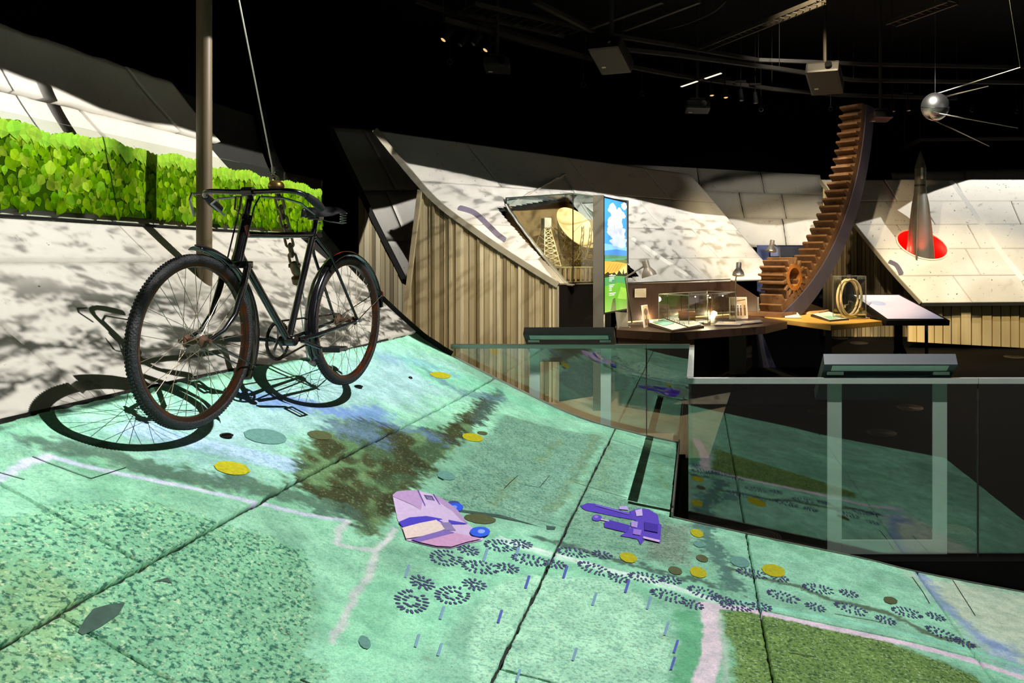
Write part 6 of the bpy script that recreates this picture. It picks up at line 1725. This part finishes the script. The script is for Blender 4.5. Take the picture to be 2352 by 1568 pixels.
for px in (2057, 2128):
    p = P(px, 0, 10.75); q = MB(); q.bar((p.x, 10.75, zf(10.75)), (p.x, 10.75, 1.0), .035, .035); q.build('leg', M_BLACK, tb)

# ------------------------------------------------------------------ rocket in its red hole
M_ROCK = mat('grey_rocket_paint', (92, 90, 80), .5, .1, var=.12, vscale=6.)
rb = P(2114, 595, 12.93); rx_, ry_ = rb.x, rb.y
zr = lambda py: EYE - (py - PY) / F * ry_
mpp = ry_ / F
ro = thing('rocket', 'grey pointed model rocket with fins standing in the red hole', 'rocket', (rx_, ry_, zr(612)))
Mr = Matrix.Translation((rx_, ry_, 0))
q = MB(); q.lathe([(mpp * r0, zr(py)) for r0, py in ((24, 612), (23, 560), (21, 510), (17, 465), (13, 428), (13, 386))], 32, Mr); q.build('body', M_ROCK, ro, smooth=True)
q = MB(); q.lathe([(mpp * r0, zr(py)) for r0, py in ((13.4, 388), (12.5, 383), (9, 370), (4.5, 357), (1.2, 348), (0, 345))], 32, Mr); q.build('nose_cone', M_ROCK, ro, smooth=True)
q = MB(); q.lathe([(mpp * r0, zr(py)) for r0, py in ((13.8, 428), (13.8, 424))], 32, Mr); q.build('joint_band', M_DARKM, ro, smooth=True)
for k in range(4):
    a = PI / 4 + k * PI / 2 + .25; e = Vector((math.cos(a), math.sin(a), 0)); f_ = Vector((-e.y, e.x, 0))
    pts_ = [(12, 432), (20, 470), (27, 530), (32, 580), (33, 612), (18, 612)]
    q = MB(); q.prism([Vector((rx_, ry_, zr(py))) + e * mpp * r0 - f_ * .012 for r0, py in pts_], f_ * .024); q.build('fin', M_ROCK, ro)
q = MB(); q.prism([Vector((rx_ - .018, ry_ - .093, zr(412))), Vector((rx_ + .018, ry_ - .092, zr(412))), Vector((rx_ + .018, ry_ - .092, zr(386))), Vector((rx_ - .018, ry_ - .092, zr(386)))], (0, .004, 0)); q.build('white_plate', M_PAPER, ro)
M_RED = mat('red_lining', (216, 22, 16), .6, var=.05)
we = thing('red_well', 'red lit round hole cut into the leaning shell', 'hole', HC)
hx_ = Vector((1, 0, 0)) * math.cos(HT_) + R5U * math.sin(HT_); hy_ = R5U * math.cos(HT_) - Vector((1, 0, 0)) * math.sin(HT_)
ww = [HC + hx_ * HA * math.cos(t) + hy_ * HB_ * math.sin(t) for t in np.linspace(0, 2 * PI, 65)[:-1]]
q = MB(); k_ = len(ww); q.add([p - R5N * -.0 for p in ww] + [p - R5N * .55 for p in ww] , [(i, (i + 1) % k_, k_ + (i + 1) % k_, k_ + i) for i in range(k_)] + [tuple(range(k_, 2 * k_))]); q.build('lining', M_RED, we, smooth=True)
q = MB(); q.tube([p + R5N * .005 for p in ww], .014, 8, closed=True); q.build('rim', M_PAPER, we, smooth=True)
lamp('red_glow', 'POINT', HC - R5N * .20 + Vector((.25, 0, .0)), 12, (1., .05, .03), .05)
lamp('red_glow', 'POINT', HC - R5N * .14 + Vector((-.24, 0, .02)), 16, (1., .05, .03), .05)

lamp('added_red_light', 'SPOT', Vector((rx_ - .05, ry_ - .42, zr(600))), 40, (1., .06, .04), .03, target=(rx_, ry_, zr(520)), spot=42, blend=.9)  # added unseen lamp, reddens the rocket as the well's own light would
# ------------------------------------------------------------------ satellite
M_SAT2 = mat('polished_aluminium', (206, 204, 198), .38, .95, var=.06, vscale=3., stretch=(.6, .6, 14.))
scn = P(2148, 245, 10.); sr_ = 32 * 10 / F
sa = thing('satellite', 'polished metal ball satellite with four long aerials hanging from wires', 'satellite', scn)
q = MB(); q.lathe([(max(sr_ * math.sin(t), .0001), -sr_ * math.cos(t)) for t in np.linspace(0, PI, 33)], 48, Matrix.Translation(scn) @ Matrix.Rotation(.25, 4, 'X')); q.build('sphere', M_SAT2, sa, smooth=True)
q = MB(); q.tube([scn + Vector((sr_ * 1.005 * math.cos(t), sr_ * 1.005 * math.sin(t) * math.cos(.25), sr_ * 1.005 * math.sin(t) * math.sin(.25))) for t in np.linspace(0, 2 * PI, 65)[:-1]], .004, 6, closed=True); q.build('seam', M_STEEL, sa)
for (a, c) in (((2150, 216, 9.95), (2343, 155, 9.6)), ((2170, 222, 10.05), (2270, 198, 10.6)), ((2148, 259, 9.85), (2338, 294, 9.5)), ((2133, 270, 9.95), (2272, 336, 10.4))):
    q = MB(); q.tube([P(*a), P(*c)], [.009, .0045], 8); q.build('aerial', M_SAT2, sa, smooth=True)
    q = MB(); d_ = (P(*c) - P(*a)).normalized(); q.tube([P(*a) - d_ * .02, P(*a) + d_ * .05], [.018, .011], 10); q.build('aerial_socket', M_STEEL, sa, smooth=True)
for p1_ in (scn + Vector((0, 0, sr_)),):
    q = MB(); q.tube([p1_, (p1_.x, p1_.y, 5.7)], .0022, 5); q.build('hanging_wire', M_WIRE, sa)
q = MB(); q.tube([P(2343, 155, 9.6), P(2318, 0, 9.4)], .003, 5); q.build('hanging_wire', M_WIRE, sa)
lamp('wash_light', 'SPOT', (1.8, 8.4, 5.5), 520, (1., .95, .88), .08, target=scn, spot=16, blend=.5)

# ------------------------------------------------------------------ lighting rig under the ceiling
M_RIG = mat('rig_metal', (52, 48, 44), .5, .4, var=.15)
M_TRAY = mat('cable_tray_metal', (60, 56, 50), .5, .5, var=.15)
ZR = 4.75
def Cp(px, py, z=ZR): return P(px, py, (z - EYE) * F / (PY - py))
def rig_rail(label, pts, w=.05, h=.05, m=None, z=ZR, name='rig_rail', hang=True):
    ps = [Cp(px, py, z) for px, py in pts]
    o = thing(name, label, 'rig', ps[0], 'ceiling lighting rig')
    for a, c in zip(ps[:-1], ps[1:]):
        q = MB(); q.bar(a, c, w, h); q.build('rail_section', m or M_RIG, o)
    if hang:
        for p in (ps[0], ps[-1]) if len(ps) < 3 else ps:
            q = MB(); q.tube([p, (p.x, p.y, 5.71)], .006, 5); q.build('drop_rod', M_RIG, o)
    return o
rig_rail('thin rig rail slanting down from the top edge left of the middle', [(954, 2), (1359, 136)])
rig_rail('track rail carrying the row of angled spotlights', [(1019, 44), (1138, 77), (1345, 133)], .06, .05, z=4.6)
rig_rail('dark rail running down to the large projector', [(1226, 2), (1362, 71)], .07)
rig_rail('rail climbing from the large projector to the top edge', [(1359, 62), (1522, 2)], .05)
rig_rail('second rail climbing beside it to the top edge', [(1434, 68), (1607, 2)], .04)
rig_rail('long curved rail crossing behind the two projectors, upper one', [(1410, 82), (1552, 105), (1742, 138), (2011, 148), (2352, 155), (2480, 156)], .06)
rig_rail('long curved rail crossing behind the two projectors, middle one', [(1400, 110), (1552, 126), (1790, 158), (1960, 184), (2352, 190), (2480, 191)], .06, z=4.55)
rig_rail('long curved track rail above the gear with small spotlights', [(1430, 150), (1552, 173), (1773, 204), (1926, 218), (2198, 226)], .06, z=4.45)
rig_rail('pale angled pipe below the satellite', [(2078, 339), (2113, 321), (2352, 318), (2450, 317)], .05, .05, M_TRAY, 3.9)
def tray(label, a, c, wid, z=ZR):
    p, q_ = Cp(*a, z), Cp(*c, z); d_ = (q_ - p).normalized(); s_ = Vector((-d_.y, d_.x, 0))
    o = thing('cable_tray', label, 'cable tray', p, 'mesh cable trays under the ceiling')
    for s in (-1, 1):
        q = MB(); q.bar(p + s_ * s * wid / 2, q_ + s_ * s * wid / 2, .02, .05); q.build('tray_side', M_TRAY, o)
    L_ = (q_ - p).length; k_ = int(L_ / .12)
    for i in range(k_ + 1):
        c_ = p + d_ * L_ * i / k_; q = MB(); q.bar(c_ - s_ * wid / 2, c_ + s_ * wid / 2, .012, .012); q.build('tray_rung', M_TRAY, o)
    for c_ in (p, q_):
        q = MB(); q.tube([c_, (c_.x, c_.y, 5.71)], .006, 5); q.build('drop_rod', M_RIG, o)
tray('mesh cable tray at the top edge left of the large projector', (1070, 19), (1318, 75), .45)
tray('long cable tray sloping up right of the large projector', (1615, 112), (1885, 3), .14)
tray('cable tray sloping up at the top right of the ceiling', (2047, 55), (2187, 3), .16)
M_PROJ = mat('projector_case', (20, 19, 18), .5, var=.06)
def projector(label, px, py, z, w, d_, h, rz, tilt):
    c = Cp(px, py, z)
    o = thing('projector', label, 'projector', c, 'ceiling projectors')
    R3 = Matrix.Rotation(rz, 3, 'Z') @ Matrix.Rotation(tilt, 3, 'X')
    q = MB(); q.box(c, (w, d_, h), R=R3); q.build('case', M_PROJ, o, bevel=.03)
    q = MB(); q.tube([c + R3 @ Vector((w * .2, -d_ / 2 + .005, 0)), c + R3 @ Vector((w * .2, -d_ / 2 - .04, 0))], .045, 18); q.build('lens', M_GLOSSB, o, smooth=True)
    q = MB(); q.box(c + R3 @ Vector((-w * .28, d_ * .2, -h / 2 - .001)), (.05, .02, .004), R=R3); q.build('badge', M_PAPER, o)
    q = MB(); q.box(c + Vector((0, 0, h / 2 + .05)), (w * .6, d_ * .5, .02), R=Matrix.Rotation(rz, 3, 'Z')); q.build('mount_plate', M_RIG, o)
    q = MB(); q.tube([c + Vector((0, 0, h / 2)), (c.x, c.y, 5.71)], .025, 10); q.build('drop_pole', M_RIG, o)
projector('large grey projector hanging tilted near the top middle', 1404, 128, 4.15, .38, .42, .17, -.35, -.55)
projector('grey projector hanging tilted above the gear', 1895, 180, 4.15, .42, .45, .17, -.35, -.5)
projector('small dark projector hanging left of the large one', 1142, 150, 4.2, .3, .3, .12, .15, -.15)
projector('small dark projector hanging below the bright strip lamp', 1602, 246, 4.0, .34, .3, .12, .1, -.1)
projector('small dark projector hanging behind the top of the gear', 2022, 268, 3.95, .3, .3, .1, .1, -.1)
def spotlight(label, px, py, z, aim, warm):
    c = Cp(px, py, z); a = Vector(aim).normalized()
    o = thing('track_spotlight', label, 'spotlight', c, 'track spotlights')
    q = MB(); q.tube([c - a * .09, c + a * .07], [.032, .038], 16); q.build('head', M_BLACK, o, smooth=True)
    q = MB(); q.lathe([(.030, 0), (.02, .006), (0, .007)], 16, Matrix.Translation(c + a * .071) @ a.to_track_quat('Z', 'Y').to_matrix().to_4x4()); q.build('lens', mat('spot_lens_glow', (255, 210, 140), .5, var=0., emit=.9) if warm else M_STEEL, o, smooth=True)
    q = MB(); q.tube([c - a * .04, c - a * .04 + Vector((0, 0, .16))], .008, 6); q.build('yoke', M_BLACK, o)
    q = MB(); q.box(c - a * .04 + Vector((0, 0, .17)), (.16, .035, .03)); q.build('adapter', M_BLACK, o)
    q = MB(); q.tube([c - a * .04 + Vector((0, 0, .17)), Vector((c.x, c.y, 5.71)) - Vector((a.x * .04, a.y * .04, 0))], .004, 5); q.build('drop_rod', M_RIG, o)
for i, (px, py, w_) in enumerate(((1026, 82, 1), (1064, 94, 0), (1094, 92, 0), (1122, 106, 1))):
    spotlight('angled black track spotlight on the far left rail, %s in the row' % ('first', 'second', 'third', 'fourth')[i], px, py, 4.45, (-.45, -.4, -.8), w_)
for i, (px, py) in enumerate(((1634, 208), (1666, 213), (1702, 220), (1735, 226))):
    spotlight('small hanging spotlight left of the gear top, %s in the row' % ('first', 'second', 'third', 'fourth')[i], px, py, 4.25, (.1, -.1, -1), i < 2)
for i, (px, py) in enumerate(((2050, 246), (2086, 244))):
    spotlight('small hanging spotlight between gear top and satellite, %s one' % ('left', 'right')[i], px, py, 4.2, (.1, -.1, -1), 0)
# bright linear lamp
a, c = Cp(1565, 196, 4.3), Cp(1656, 165, 4.3)
o = thing('strip_lamp', 'short bright strip lamp slanting below the ceiling rails', 'lamp', a)
q = MB(); q.bar(a, c, .035, .03); q.build('housing', M_TRAY, o)
q = MB(); off_ = Vector((0, 0, -.018)); q.bar(a + off_, a + (c - a) * .42 + off_, .03, .01); q.build('tube', mat('strip_glow', (250, 240, 220), .5, var=0., emit=1.2), o)
q = MB(); q.bar(a + (c - a) * .62 + off_, c + off_, .03, .01); q.build('tube', MATS['strip_glow'], o)
for p in (a, c):
    q = MB(); q.tube([p, (p.x, p.y, 5.71)], .004, 5); q.build('drop_rod', M_RIG, o)
# loose cable and little hooks
o = thing('loose_cable', 'loose dark cable sagging near the top middle', 'cable', Cp(1550, 70))
q = MB(); q.tube([tuple(p) for p in _catmull([tuple(Cp(px, py, 4.9)) for px, py in ((1505, 72), (1560, 60), (1610, 42), (1645, 24), (1668, 2))], 6)], .010, 6); q.build('cable_run', M_RIG, o)
q = MB(); p = Cp(1505, 72, 4.9); q.tube([p, (p.x, p.y, 5.71)], .005, 5); q.build('drop_rod', M_RIG, o)
hk = None
for px, py, lab in ((1033, 142, 'wire hook with ring at the far left under the rig'), (1340, 195, 'wire hook hanging below the large projector'), (1475, 215, 'wire hook hanging right of the large projector'), (1748, 252, 'wire hook hanging left of the gear top'), (1908, 250, 'wire hook hanging just left of the rack gear'), (2232, 252, 'wire hook hanging right of the satellite'), (2335, 256, 'wire hook hanging at the right border')):
    p = Cp(px, py, 4.2)
    if hk is None:
        hk = thing('wire_hook', lab, 'hook', p, 'wire hooks hanging from the ceiling')
        q = MB(); q.tube([p + Vector((0, 0, .03)), (p.x, p.y, 5.71)], .003, 5); q.build('wire', M_RIG, hk)
        q = MB(); q.tube([p + Vector((.03 * math.cos(t), 0, .03 * math.sin(t))) for t in np.linspace(0, 2 * PI, 21)[:-1]], .005, 6, closed=True); q.build('ring', M_TRAY, hk)
    else: dup(hk, p, lab)
